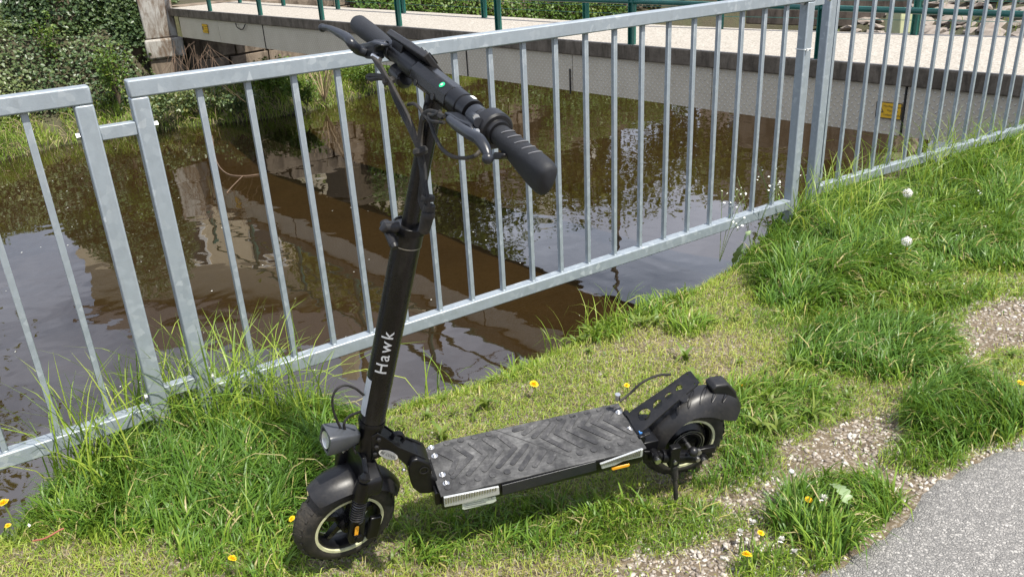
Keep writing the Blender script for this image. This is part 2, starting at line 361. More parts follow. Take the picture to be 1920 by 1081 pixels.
def m_water():
    t = NT('river_water'); out = t.n['Material Output']; t.n.remove(t.b)
    v = t.coord('Object', (1, 1, 1)); n = t.noise(1.5, 2, .5, t.coord('Object', (1.0, 1.0, 1), (0, 0, .85)), .3); n2 = t.noise(6, 2, .5, v, .4); n3 = t.noise(.35, 2, .5, v)
    amp = t.ramp(n3, [(.3, (.25, .25, .25)), (.7, (1, 1, 1))])
    h = t.math('MULTIPLY', t.math('ADD', t.math('MULTIPLY', n, .9), t.math('MULTIPLY', n2, .05)), amp)
    bp = t.node('ShaderNodeBump'); bp.inputs['Strength'].default_value = 1.0; bp.inputs['Distance'].default_value = .011; t.link(h, bp.inputs['Height'])
    fr = t.node('ShaderNodeFresnel'); fr.inputs['IOR'].default_value = 2.0; t.link(bp.outputs[0], fr.inputs['Normal'])
    gl = t.node('ShaderNodeBsdfGlossy'); gl.inputs['Roughness'].default_value = .015; gl.inputs['Color'].default_value = (1, 1, 1, 1); t.link(bp.outputs[0], gl.inputs['Normal'])
    tr = t.node('ShaderNodeBsdfTransparent'); tr.inputs['Color'].default_value = (.62, .53, .37, 1)
    df = t.node('ShaderNodeBsdfDiffuse'); df.inputs['Color'].default_value = (.046, .034, .018, 1); mur = t.node('ShaderNodeMixShader'); mur.inputs[0].default_value = .15; t.link(tr.outputs[0], mur.inputs[1]); t.link(df.outputs[0], mur.inputs[2])
    mx = t.node('ShaderNodeMixShader'); t.link(fr.outputs[0], mx.inputs[0]); t.link(mur.outputs[0], mx.inputs[1]); t.link(gl.outputs[0], mx.inputs[2]); t.link(mx.outputs[0], out.inputs['Surface'])
    return t.m
M['water'] = m_water()
def m_leaf(name, stops, rough=.5, trans=.35, spec=.4):
    """foliage: colour picked by the per-leaf 'tint' attribute"""
    t = NT(name); a = t.attr('tint'); c = t.ramp(a, stops); t.col(c); t.rough(rough); t.b.inputs['Specular IOR Level'].default_value = spec
    out = t.n['Material Output']; tl = t.node('ShaderNodeBsdfTranslucent'); t.link(t.mix(.35, c, (.28, .36, .03)), tl.inputs['Color'])
    mx = t.node('ShaderNodeMixShader'); mx.inputs[0].default_value = trans
    t.link(t.b.outputs[0], mx.inputs[1]); t.link(tl.outputs[0], mx.inputs[2]); t.link(mx.outputs[0], out.inputs['Surface']); return t.m
M['grip_mark'] = plain('grip_mark', (.16, .16, .17), .6)
M['grass'] = m_leaf('grass_blades', [(0, (.52, .44, .24)), (.14, (.44, .38, .14)), (.22, (.40, .46, .08)), (.5, (.27, .38, .045)), (.75, (.165, .28, .034)), (1, (.09, .19, .026))], .42, .38)
M['ivy'] = m_leaf('ivy_leaves', [(0, (.22, .21, .06)), (.3, (.15, .19, .07)), (.7, (.075, .12, .045)), (1, (.035, .065, .025))], .38, .2)
M['shrub'] = m_leaf('bright_shrub_leaves', [(0, (.2, .25, .05)), (.5, (.11, .19, .03)), (1, (.05, .11, .02))], .45, .35)
M['tree_leaf'] = m_leaf('tree_leaves', [(0, (.22, .22, .05)), (.5, (.11, .14, .03)), (1, (.045, .075, .02))], .5, .35)
M['vine'] = plain('vine_stems', (.13, .085, .055), .85, 0, .3, 20)
M['dry'] = plain('dry_stems', (.34, .26, .16), .8, 0, .3, 20)
M['bark'] = plain('bark', (.1, .075, .05), .9, 0, .35, 12, .6, 60)
M['yellow_petal'] = plain('yellow_petal', (.85, .55, .01), .6, 0, .1, 60)
M['stem_green'] = plain('stem_green', (.15, .2, .05), .5, 0, .2, 60)
M['fluff'] = plain('seed_fluff', (.75, .73, .68), .9, 0, .05, 60)
M['white_petal'] = plain('white_petal', (.75, .76, .7), .8, 0, .05, 60)
M['sign_yellow'] = plain('sign_yellow', (.72, .42, .015), .5, 0, .12, 20)
# ================================================================ GROUND, WATER, BANKS
def inpoly(P, poly):
    P = np.asarray(P); x, y = P[:, 0], P[:, 1]; c = np.zeros(len(P), bool); poly = np.asarray(poly); j = len(poly) - 1
    for i in range(len(poly)):
        xi, yi = poly[i, :2]; xj, yj = poly[j, :2]
        c ^= ((yi > y) != (yj > y)) & (x < (xj - xi) * (y - yi) / (yj - yi + 1e-12) + xi); j = i
    return c
def segdist(P, poly, closed=False):
    P = np.asarray(P)[:, :2]; poly = np.asarray(poly)[:, :2]; d = np.full(len(P), 1e9); n = len(poly)
    for i in range(n if closed else n - 1):
        a, b = poly[i], poly[(i + 1) % n]; ab = b - a; t = np.clip(((P - a) @ ab) / (ab @ ab), 0, 1)
        d = np.minimum(d, np.hypot(*(P - a - t[:, None] * ab).T))
    return d
def vnoise(P, s, seed=0):
    """cheap smooth value noise 0..1"""
    P = np.asarray(P)[:, :2] * s; i = np.floor(P).astype(int); f = P - i; f = f * f * (3 - 2 * f)
    def h(ix, iy):
        n = (ix * 374761393 + iy * 668265263 + seed * 974634777) & 0x7fffffff; n = ((n ^ (n >> 13)) * 1274126177) & 0x7fffffff; return ((n ^ (n >> 16)) & 0xffff) / 65535.0
    a = h(i[:, 0], i[:, 1]); b = h(i[:, 0] + 1, i[:, 1]); c = h(i[:, 0], i[:, 1] + 1); d = h(i[:, 0] + 1, i[:, 1] + 1)
    return (a * (1 - f[:, 0]) + b * f[:, 0]) * (1 - f[:, 1]) + (c * (1 - f[:, 0]) + d * f[:, 0]) * f[:, 1]
def fbm(P, s, seed=0): return (vnoise(P, s, seed) + .5 * vnoise(P, s * 2.1, seed + 1) + .25 * vnoise(P, s * 4.3, seed + 2)) / 1.75

WATER_Z = -2.10
# near bank edge, running from the left along the fence to the bridge landing
EDGE = [(-6.0, -2.6), (-3.2, -.1), (-1.75, 1.30)] + [tuple(G(*q)[:2]) for q in ((0, 985), (60, 915), (150, 860), (270, 790), (400, 765), (560, 742), (640, 745), (730, 738), (860, 705), (960, 668), (1060, 622), (1180, 575), (1290, 528), (1380, 475), (1440, 425))] + [(1.42, 3.66), (1.75, 3.98), (2.3, 4.3), (3.1, 4.85), (3.9, 5.15), (4.6, 5.3), (5.6, 5.4), (7.5, 5.3), (30, 5.0)]
LAND = EDGE + [(30, -12), (-8, -12), (-8, -2.6)]
def ground_z(P):
    z = (fbm(P, 1.3, 3) - .5) * .035 + (fbm(P, 6, 9) - .5) * .012
    d = segdist(P, EDGE)
    q = ((P[:, :2] - np.array([.02, 1.66])) @ np.array([[.956, -.293], [.293, .956]])) / np.array([.75, .30]); z = z - .030 * np.exp(-(q ** 4).sum(1))
    return z - np.clip(.10 - d, 0, .10) ** 1.0 * .6 - .012
def asphalt_poly():
    return [tuple(G(*q)[:2]) for q in ((1490, 1115), (1530, 1078), (1560, 1062), (1600, 1035), (1640, 1012), (1700, 965), (1745, 905), (1800, 880), (1850, 850), (1930, 828), (2100, 780), (2400, 700))] + [(6, 1.5), (8, -6), (-1, -6), (.3, 0)]
ASPH = asphalt_poly()
GRAV = [tuple(G(*q)[:2]) for q in ((1080, 1130), (1170, 1050), (1225, 975), (1330, 935), (1385, 895), (1420, 835), (1500, 800), (1600, 775), (1690, 760), (1730, 740), (1800, 690), (1790, 640), (1745, 610), (1800, 560), (1870, 520), (1880, 480), (1950, 455), (2100, 450))] + [(6, 3.0), (8, -6), (-1, -6), (.1, .3)]
# lawn sheet: triangulated grid inside the land outline, refined near the camera
def build_ground():
    xs = np.unique(np.concatenate([np.arange(-8, -2, .4), np.arange(-2, 4.4, .035), np.arange(4.4, 30.1, 1.0)]))
    ys = np.unique(np.concatenate([np.arange(-12, .8, .5), np.arange(.8, 5.4, .035), [5.45]]))
    X, Y = np.meshgrid(xs, ys); P = np.c_[X.ravel(), Y.ravel()]; ins = inpoly(P, LAND); nx = len(xs)
    Z = ground_z(P)
    # drop the outside vertices to the edge line by clamping them onto it
    d = segdist(P, EDGE); V = np.c_[P, Z]
    faces = []; ny = len(ys); I = ins.reshape(ny, nx)
    cnt = I[:-1, :-1].astype(int) + I[1:, :-1] + I[:-1, 1:] + I[1:, 1:]
    use = cnt > 0; V[~ins, 2] = -.16
    jj, ii = np.nonzero(use); a = jj * nx + ii
    F = np.c_[a, a + 1, a + nx + 1, a + nx]
    used = np.unique(F); mp = -np.ones(len(V), int); mp[used] = np.arange(len(used))
    o = npmesh('ground', V[used], mp[F], M['soil'], smooth=True); tag(o, kind='structure')
build_ground()
# earth and rubble face of the near bank, from the lawn edge down into the water
def build_bank_face():
    E_ = np.array(spline([(x, y, 0) for x, y in EDGE], 6))[:, :2]; n = len(E_)
    t = np.gradient(E_, axis=0); nrm = np.c_[-t[:, 1], t[:, 0]]; nrm /= np.linalg.norm(nrm, axis=1)[:, None]
    prof = [(-.06, -.035), (.0, -.06), (.04, -.14), (.05, -.4), (.08, -.9), (.12, -1.5), (.25, -2.6)]
    V = []; 
    for (o_, z) in prof:
        jit = (vnoise(E_, 9, int(-z * 50)) - .5) * .05
        q = E_ + nrm * (o_ + jit)[:, None] if np.ndim(jit) else E_; V.append(np.c_[q, np.full(n, z)])
    V = np.concatenate(V); F = []
    for r in range(len(prof) - 1):
        i = np.arange(n - 1); F.append(np.c_[r * n + i, r * n + i + 1, (r + 1) * n + i + 1, (r + 1) * n + i])
    o = npmesh('near_bank', V, np.concatenate(F), M['bank'], smooth=True); tag(o, kind='structure')
build_bank_face()
# tarmac path: a thin sheet 12 mm above the soil
def build_path():
    xs = np.arange(.0, 5.0, .02); ys = np.arange(-1, 3.3, .02); X, Y = np.meshgrid(xs, ys); P = np.c_[X.ravel(), Y.ravel()]
    A = np.array(ASPH); n = len(A)
    d = segdist(P, ASPH, True) + (fbm(P, 9, 5) - .5) * .09 + (fbm(P, 40, 6) - .5) * .03; ins = inpoly(P, ASPH); sd_ = np.where(ins, d, -d)
    z = np.interp(sd_, [-.03, .0, .05, .12], [-.03, -.006, .004, .010]) + (fbm(P, 2.0, 8) - .5) * .006
    nx = len(xs); I = (sd_ > -.03).reshape(len(ys), nx); use = (I[:-1, :-1].astype(int) + I[1:, :-1] + I[:-1, 1:] + I[1:, 1:]) > 0
    jj, ii = np.nonzero(use); a = jj * nx + ii; F = np.c_[a, a + 1, a + nx + 1, a + nx]
    o = npmesh('path', np.c_[P, z], F, M['asphalt'], smooth=True); tag(o, kind='structure')
build_path()

# river outline seen from above (shore of the far side, then round to the landing)
SHORE = [(-60, -30), (-16, 0), (-12.5, 7), (-10.2, 11.5), (-8.95, 14.4), (-8.2, 15.6), (-6.5, 16.5), (-4.9, 16.9), (-3.9, 17.6), (-3.3, 18.6), (-2.07, 20.6), (.8, 23.6), (4.5, 26.0), (7.2, 25.0), (8.2, 21), (8.0, 17), (7.4, 13.5), (6.9, 11), (6.6, 9.0), (6.6, 6.5), (7.0, 4.0)]
RIVER = SHORE + [(7, 4), (5, 3), (0, 0), (-4, -8), (-60, -60)]
QA = np.array([-7.05, 18.25]); QD = np.array([.757, .654]); QN = np.array([-.654, .757])   # quay line under and beyond the bridge end
def far_h(P):
    ins = inpoly(P, RIVER); d = segdist(P, SHORE); z = np.interp(np.where(ins, -d, d), [-1.5, -.3, 0, .5, 1.1, 1.9, 3.2, 6], [-2.75, -2.4, -2.12, -1.9, -1.62, -.35, -.02, .05])
    s = (P - QA) @ QD; q = (P - QA) @ QN
    beh = (s > -.6) & (s < 16) & (q > .25)
    front = (s > -.6) & (s < 16) & (q <= .25) & ~ins
    z = np.where(front, np.minimum(z, -1.55 + .15 * fbm(P, 2, 4)), z); z = np.where(beh & ~ins, .02, z)
    rgt = (P[:, 0] > 5.5) & (P[:, 1] < 22) & ~ins
    z = np.where(rgt, np.interp(d, [0, .4, 4.5, 7, 14], [-2.12, -1.9, .15, .6, 1.2]), z)
    # keep clear of the near ground
    z = np.where((P[:, 1] < 5.6), np.where(P[:, 0] > 0, -2.6, z), z)
    return z + (fbm(P, .9, 21) - .5) * np.where(ins, .1, .18)
def build_far():
    a = np.arange(-34, 26.1, .3); b = np.arange(-14, 44, .3); X, Y = np.meshgrid(a, b); P = np.c_[X.ravel(), Y.ravel()]; Z = far_h(P)
    nx = len(a); jj, ii = np.meshgrid(np.arange(len(b) - 1), np.arange(nx - 1), indexing='ij'); k = (jj * nx + ii).ravel()
    F = np.c_[k, k + 1, k + nx + 1, k + nx]; V = np.c_[P, Z]; ins = inpoly(P, RIVER)
    fin = ins[F].all(axis=1) 
    bedF = F[fin]; banF = F[~fin]
    for nm, FF, mt in (('river_bed', bedF, 'bed'), ('far_bank', banF, 'bank')):
        u = np.unique(FF); mp = -np.ones(len(V), int); mp[u] = np.arange(len(u)); o = npmesh(nm, V[u], mp[FF], M[mt], smooth=True); tag(o, kind='structure')
build_far()
o = MB().add([(-300, -300, -2.9), (300, -300, -2.9), (300, 400, -2.9), (-300, 400, -2.9)], [(0, 1, 2, 3)]).build('terrain', M['bank'], smooth=False); tag(o, kind='structure')
far = []
for (x0, y0, x1, y1) in ((-300, 43.6, 300, 400), (-300, -300, -33.6, 43.6), (25.6, -300, 300, 43.6)):
    mb = MB().box((x0, y0, -.6), (x1, y1, .02)); far.append(mb)
mb = MB(); [mb.add(f.v, f.f) for f in far]; tag(mb.build('land', M['bank'], smooth=False), kind='structure')
xs = np.linspace(-33.5, 25.5, 2); 
o = MB().add([(-33.5, -40, 0), (25.5, -40, 0), (25.5, 43.5, 0), (-33.5, 43.5, 0)], [(0, 1, 2, 3)]).build('water', M['water'], smooth=False, loc=(0, 0, WATER_Z)); tag(o, kind='structure')

# ================================================================ FENCE
FD = np.array([math.cos(.575), math.sin(.575)]); F0 = np.array([-.8697, 2.0799])
def fence_panel(org, ang, n, label, post_a=True, post_b=True, xa=-.02, xb=2.5, tz=1.0, bz=.146):
    """local x along the fence; baluster i stands at x = .125 (i + 1)"""
    r = empty('fence_panel', (org[0], org[1], 0), ang); tag(r, label, 'fence panel', 'galvanised railing panels along the river')
    H = .021
    MB().box((xa - H, -H, tz - .042), (xb + H, H, tz)).build('top_rail', M['galv'], r, bevel=.004)
    MB().box((xa + (H + .001 if post_a else -.3), -H + .001, bz - .042), (xb - (H + .001 if post_b else -.3), H - .001, bz)).build('bottom_rail', M['galv'], r, bevel=.004)
    if post_a: MB().box((xa - H, -H, -.9), (xa + H, H, tz - .0425)).build('post', M['galv'], r, bevel=.004)
    if post_b: MB().box((xb - H, -H, -.9), (xb + H, H, tz - .0425)).build('post', M['galv'], r, bevel=.004)
    b0 = None
    for i in n:
        x = .125 * i
        if b0 is None:
            b0 = MB().box((-.0078, -.0078, bz - .001), (.0078, .0078, tz - .0405)).ball((0, -.0085, bz + .0005), .004, 6, 4, sc=(2.2, 1, .8)).ball((0, -.0085, tz - .0425), .004, 6, 4, sc=(2.2, 1, .8)).build('baluster', M['galv'], r, bevel=.0012, seg=1); b = b0
        else: b = b0.copy(); COL.objects.link(b); b.parent = r
        b.location = (x, 0, 0)
    return r
pm = fence_panel(F0, .575, range(1, 20), 'long middle railing panel of galvanised steel standing right behind the scooter', tz=1.0, bz=.147)
def bolt_hex(mb, p, axis, r=.008, h=.006):
    mb.tube([np.asarray(p), np.asarray(p) + np.asarray(axis) * h], r, 6)
def connector(r, xa, xb, z, bl=True, br=True):
    c = MB().box((xa, -.015, z - .016), (xb, .015, z + .016)).build('connecting_bar', M['galv'], r, bevel=.002)
    for x, s in ((xa - .0435, -1), (xb + .0435, 1)):
        mb = MB(); bolt_hex(mb, (x, 0, z), (s, 0, 0), .009, .009); mb.build('bolt', M['steel'], c, smooth=False)
connector(pm, -.124, -.0415, .885); connector(pm, -.124, -.0415, .168)
connector(pm, 2.5215, 2.585, .985 - .03); 
# white cable tie round the right post of the middle panel
tie = MB(); tie.box((2.477, -.0235, .775), (2.523, .0235, .7785)); tie.box((2.484, -.031, .772), (2.490, -.0238, .781)); tie.build('cable_tie', M['white_print'], pm, smooth=False)
fence_panel(F0 + FD * -2.645, .575, [i for i in range(1, 21)], 'left railing panel whose rounded corner ends beside the tall grass clump', xa=-.02, xb=2.5, tz=1.0, bz=.141)
def right_panel():
    a = .54; d = np.array([math.cos(a), math.sin(a)]); o = np.array([1.5516, 3.7523]) - d * .25
    p = fence_panel(o, a, [i for i in range(1, 22)], 'right railing panel running away into long grass beside the footbridge', xa=.035 + .04, xb=2.9, tz=1.03, bz=.126)
    return p
pr = right_panel()
# concrete footing blocks half buried in the bank below the posts
def footing(px, py, sx, sy, top, label, rz=.575, depth=.9):
    o = MB().box((-sx / 2, -sy / 2, -depth), (sx / 2, sy / 2, 0)).build('concrete_footing', M['wall_concrete'], None, bevel=.012, loc=(px, py, top)); o.rotation_euler.z = rz
    tag(o, label, 'concrete footing', 'concrete footings below the railing posts')
c = F0 + FD * -.085; footing(c[0], c[1] + .03, .42, .16, -.06, 'mossy pale concrete footing half hidden under the tall grass at the left pair of posts')
c = F0 + FD * 2.50; footing(c[0] + .04, c[1] + .06, .46, .10, -.05, 'pale concrete footing below the right pair of railing posts')

# ================================================================ FOOTBRIDGE
BA = -.8579; BD = np.array([math.cos(BA), math.sin(BA)]); BO = np.array([-5.486, 16.862])
br = empty('footbridge', (BO[0], BO[1], .036), BA); br.rotation_euler = (0, -.0044, BA)
tag(br, 'narrow concrete footbridge with aluminium tread plate sides and green railings', 'footbridge')
# local x runs along the bridge towards the right of the view, local y to its far side
near_y = -.045
fe = [(-3.4, 1.56), (1.4, 1.46), (8.0, 1.42), (10.0, 1.50), (11.5, 1.64), (12.6, 1.83), (13.6, 2.04), (15.5, 2.5), (17.5, 3.1), (22, 4.2)]
top = [(-1.98, near_y), (22, near_y)] + fe[::-1][:-1] + [(-1.98, 1.55)]
mb = MB(); mb.prism([(x, y, -.155) for x, y in top], (0, 0, .150)); mb.build('deck_slab', M['slab_edge'], br, bevel=.012, smooth=False)
ins_ = [(-1.96, near_y + .012), (21.98, near_y + .012)] + [(x, y - .012) for x, y in fe[::-1][:-1]] + [(-1.96, 1.54)]
mb = MB(); mb.prism([(x, y, -.004) for x, y in ins_], (0, 0, .004)); mb.build('deck_surface', M['bridge_deck'], br, smooth=False)
SW = 1.88
x = .235 - SW; k = 0; sheet0 = {}
while x < 19:
    for yy, nm in ((.0, 'n'), (1.33, 'f')):
        if nm not in sheet0:
            sheet0[nm] = MB().box((0, 0, -.565), (SW - .006, .008, -.157)).build('tread_plate_panel', M['tread'], br, bevel=.002, seg=1); s_ = sheet0[nm]
        else: s_ = sheet0[nm].copy(); COL.objects.link(s_); s_.parent = br
        s_.location = (x, yy + random.uniform(-.0015, .0015), 0)
    x += SW; k += 1
MB().box((.235 - SW + .02, .02, -.555), (19, 1.32, -.16)).build('girder', M['slab_edge'], br, smooth=False)
# joints: a black rubber strip every third sheet
for xx in (2.112, 7.75, 13.39):
    MB().box((xx - .008, -.012, -.56), (xx + .004, -.001, -.157)).build('joint_strip', M['black_rubber'], br, smooth=False)
def post(parent, x, y, h=1.02):
    mb = MB()
    for s in (-1, 1): mb.box((x + s * .026 - .005, y - .03, .0), (x + s * .026 + .005, y + .03, h))
    mb.box((x - .0208, y - .006, .0), (x + .0208, y + .006, h - .01)); return mb.build('railing_post', M['green_paint'], parent, smooth=False)
p0 = post(br, 0, 0); posts = [0.0]
for i in range(-1, 9):
    if i == 0: continue
    c = p0.copy(); COL.objects.link(c); c.parent = br; c.location = (i * 2.1, 0, 0)
p0.location = (0, 0, 0)
farp = [(-1.4, 1.27), (.6, 1.235), (2.68, 1.205), (4.7, 1.2), (6.71, 1.205), (8.7, 1.22), (10.6, 1.40), (12.64, 1.74), (14.6, 2.15), (16.6, 2.7)]
for (x, y) in farp:
    c = p0.copy(); COL.objects.link(c); c.parent = br; c.location = (x, y, 0)
for z in (.42, 1.045):
    MB().tube([(-1.95, -.0, z), (17.6, 0, z)], .024 if z < 1 else .03, 12).build('rail', M['green_paint'], br)
    MB().tube([(x, y, z) for x, y in [(-1.95, 1.28)] + farp[1:]], .024 if z < 1 else .03, 12).build('rail', M['green_paint'], br)
for z in (.14, .23, .32):
    MB().tube([(x, y - .02, z) for x, y in [(-1.95, 1.28)] + farp[1:]], .003, 6).build('wire', M['green_paint'], br)
# cable loop under the slab at the left end and the black stick on the girder
MB().tube(spline([(1.1, -.03, -.17), (1.15, -.04, -.24), (1.35, -.04, -.27), (1.5, -.03, -.17)], 6), .009, 6).build('cable_loop', M['black_rubber'], br)
MB().tube([(9.60, -.012, -.32), (9.60, -.012, -.60)], .009, 6).build('cable_end', M['black_rubber'], br)
def warning_sign(x, zc, w_, h_, lines, label):
    """yellow plate bolted on the girder: black frame, warning triangle, three lines"""
    wp = br.matrix_basis @ Vector((x, -.016, zc)); s = empty('warning_sign', wp); s.rotation_euler = (0, -.0044, BA)
    tag(s, label, 'warning sign')
    MB().box((-w_ / 2, 0, -h_ / 2), (w_ / 2, .006, h_ / 2)).build('plate', M['sign_yellow'], s, smooth=False)
    mb = MB(); b = .006
    for lo, hi in (((-w_ / 2, -.0016, h_ / 2 - b), (w_ / 2, -.0003, h_ / 2)), ((-w_ / 2, -.0016, -h_ / 2), (w_ / 2, -.0003, -h_ / 2 + b)), ((-w_ / 2, -.0016, -h_ / 2 + b), (-w_ / 2 + b, -.0003, h_ / 2 - b)), ((w_ / 2 - b, -.0016, -h_ / 2 + b), (w_ / 2, -.0003, h_ / 2 - b))): mb.box(lo, hi)
    mb.build('frame', M['dark_print'], s, smooth=False)
    mb = MB(); cx, cz, a = -w_ * .34, 0, h_ * .26
    T = [np.array([cx + a * math.cos(q), -.001, cz + a * math.sin(q)]) for q in (PI / 2, PI * 7 / 6, -PI / 6)]
    for i in range(3): mb.tube([T[i], T[(i + 1) % 3]], a * .09, 4)
    mb.tube([(cx, -.001, cz + a * .5), (cx - a * .12, -.001, cz + .05 * a), (cx + a * .1, -.001, cz + .1 * a), (cx, -.001, cz - a * .35)], a * .06, 4); mb.build('warning_triangle', M['dark_print'], s, smooth=False)
    mb = MB()
    for i, ln in enumerate(lines):
        V, Fc = text_mesh(ln, h_ * .2); mb.add([(p[0] + w_ * .16, -.0012, p[1] + h_ * (.26 - .26 * i)) for p in V], Fc)
    mb.build('lettering', M['dark_print'], s, smooth=False)
warning_sign(13.27, -.365, .215, .135, ['Hochspannung', 'Vorsicht', 'Lebensgefahr'], 'yellow warning plate with triangle on the grey girder behind the right railing')
warning_sign(-.37, -.335, .25, .17, ['Hochspannung', 'Vorsicht', 'Lebensgefahr'], 'small far yellow warning plate near the left end of the footbridge girder')

# ================================================================ ABUTMENT, QUAY, EMBANKMENT
pier = MB(); z1 = .03
c0 = np.array([-7.55, 18.0]); pier_pts = [(-7.65, 18.60), (-7.30, 18.02), (-6.75, 18.4), (-7.15, 19.0)]
pr_ = empty('bridge_pier', (-7.3, 18.45, 0)); tag(pr_, 'white lime streaked concrete pier at the left end of the footbridge', 'bridge pier')
def rel(pts, z): return [(x + 7.3, y - 18.45, z) for x, y in pts]
MB().prism(rel(pier_pts, -.55), (0, 0, .85)).build('upper_block', M['pier'], pr_, bevel=.03)
big = [(-7.72, 18.58), (-7.30, 17.95), (-6.65, 18.38), (-7.15, 19.1)]
MB().prism(rel(big, -.95), (0, 0, .398)).build('ledge_block', M['pier'], pr_, bevel=.04)
MB().prism(rel(pier_pts, -2.5), (0, 0, 1.548)).build('lower_block', M['quay_stone'], pr_, bevel=.03)
# quay wall of squared stones, each its own piece
q = empty('quay_wall', (QA[0], QA[1], 0), math.atan2(QD[1], QD[0])); tag(q, 'old brown stone quay wall under and beyond the footbridge', 'stone wall')
MB().box((.55, .12, -2.6), (17, .8, .02)).build('backing', M['quay_stone'], q, smooth=False)
stones = [MB().box((0, 0, 0), (1, 1, 1)) for _ in range(5)]
sm = []
for i in range(6):
    mb = MB(); v = []
    for z in (0, 1):
        for (x, y) in ((0, 0), (1, 0), (1, 1), (0, 1)): v.append((x + random.uniform(-.04, .04), y + (random.uniform(-.12, .05) if y == 0 else 0), z + random.uniform(-.05, .05)))
    mb.add(v, [(0, 3, 2, 1), (4, 5, 6, 7), (0, 1, 5, 4), (1, 2, 6, 5), (2, 3, 7, 6), (3, 0, 4, 7)])
    o = mb.build('stone', M['quay_stone'], q, bevel=.03, seg=2); sm.append(o)
cnt = 0; zc = -2.3
while zc < -.1:
    h = random.uniform(.30, .46); x = .56 + random.uniform(0, .3)
    if zc + h > 0: h = .0 - zc
    while x < 13:
        L = random.uniform(.45, 1.1)
        o = sm[cnt] if cnt < 6 else sm[cnt % 6].copy()
        if cnt >= 6: COL.objects.link(o); o.parent = q
        o.location = (x, -.06 + random.uniform(-.03, .03), zc); o.scale = (L - .03, .3, h - .03); x += L; cnt += 1
    zc += h
# stone embankment behind the bridge on the right
rp = empty('stone_embankment', (9.0, 13.5, -1)); tag(rp, 'sloping embankment of rough grey and pink stones behind the footbridge', 'embankment')
rs = []
for i in range(8):
    bm = bmesh.new(); bmesh.ops.create_icosphere(bm, subdivisions=1, radius=.5)
    for v in bm.verts: v.co *= random.uniform(.78, 1.15); v.co.z *= .75
    me = bpy.data.meshes.new('stone'); bm.to_mesh(me); bm.free(); me.materials.append(M['riprap']); rs.append(me)
cand = np.c_[RNG.uniform(6.3, 11.5, 9000), RNG.uniform(9.5, 22, 9000)]
zc_ = far_h(cand); ok = ~inpoly(cand, RIVER) & (zc_ > -2.2) & (zc_ < .35) & (cand[:, 0] < cand[:, 1] * .78); cand = cand[ok]; zc_ = zc_[ok]; placed = []
for p, z in zip(cand, zc_):
    s = random.uniform(.26, .62)
    if all((p[0] - a) ** 2 + (p[1] - b) ** 2 > (.40 * (s + c)) ** 2 for a, b, c in placed):
        placed.append((p[0], p[1], s)); o = bpy.data.objects.new('stone', random.choice(rs)); COL.objects.link(o); o.parent = rp
        o.location = (p[0] - 9, p[1] - 13.5, z + 1 + .02); o.scale = (s * 1.35, s * 1.1, s * .5); o.rotation_euler = (random.uniform(-.5, .5), random.uniform(-.5, .5), random.uniform(0, 6))
        if len(placed) >= 285: break
# low earth retaining wall and pale block at its foot (behind the right posts)
o = MB().box((-2.2, -.2, -1.6), (2.2, .2, .9)).build('retaining_wall', M['quay_stone'], None, bevel=.03, loc=(8.7, 22.8, 0)); o.rotation_euler.z = -.7
tag(o, 'rough brown retaining wall behind the bridge deck beside the stone slope', 'retaining wall')
P_ = G(1695, 40, -.75); o = MB().box((-.26, -.2, -.2), (.26, .2, .2)).build('concrete_block', M['pale_block'], None, bevel=.02, loc=tuple(P_)); o.rotation_euler.z = .3
tag(o, 'pale yellowish green concrete block at the foot of the stone slope', 'concrete block')

# ================================================================ FOLIAGE
def leaf_cloud(name, P, size, mat, up=.4, out=None, tint=None, parent=None, asp=.75, jit=.35):
    """P (n,3) leaf centres; small folded kites facing roughly outwards"""
    n = len(P); nrm = RNG.normal(size=(n, 3)); nrm[:, 2] = np.abs(nrm[:, 2]) + up
    if out is not None: nrm += out
    nrm /= np.linalg.norm(nrm, axis=1)[:, None]; a = RNG.normal(size=(n, 3)); a -= nrm * (a * nrm).sum(1)[:, None]; a /= np.linalg.norm(a, axis=1)[:, None]; b = np.cross(nrm, a)
    s = size * (1 + RNG.uniform(-jit, jit, n))[:, None]
    V = np.stack([P - a * s * .5, P - b * s * .5 * asp + nrm * s * .12 - a * s * .08, P + a * s * .5, P + b * s * .5 * asp + nrm * s * .12 - a * s * .08], 1).reshape(-1, 3)
    i = np.arange(n) * 4; F = np.concatenate([np.c_[i, i + 1, i + 2], np.c_[i, i + 2, i + 3]])
    t = RNG.uniform(0, 1, n) if tint is None else np.clip(tint + RNG.normal(0, .13, n), 0, 1)
    return npmesh(name, V, F, M[mat], parent, {'tint': np.repeat(t, 4)})
def along_shore(n, s_lo, s_hi, d_lo, d_hi):
    """random points on the far bank, by place along SHORE and distance behind it"""
    S = np.array(SHORE); seg = np.linalg.norm(np.diff(S, axis=0), axis=1); cum = np.r_[0, np.cumsum(seg)]
    u = RNG.uniform(s_lo, s_hi, n); d = RNG.uniform(d_lo, d_hi, n)
    x = np.interp(u, cum, S[:, 0]); y = np.interp(u, cum, S[:, 1]); i = np.clip(np.searchsorted(cum, u) - 1, 0, len(seg) - 1)
    t = np.diff(S, axis=0)[i] / seg[i][:, None]; nr = np.c_[-t[:, 1], t[:, 0]]
    return np.c_[x, y] + nr * d[:, None], d, u
S_ = np.array(SHORE); CUM = np.r_[0, np.cumsum(np.linalg.norm(np.diff(S_, axis=0), axis=1))]
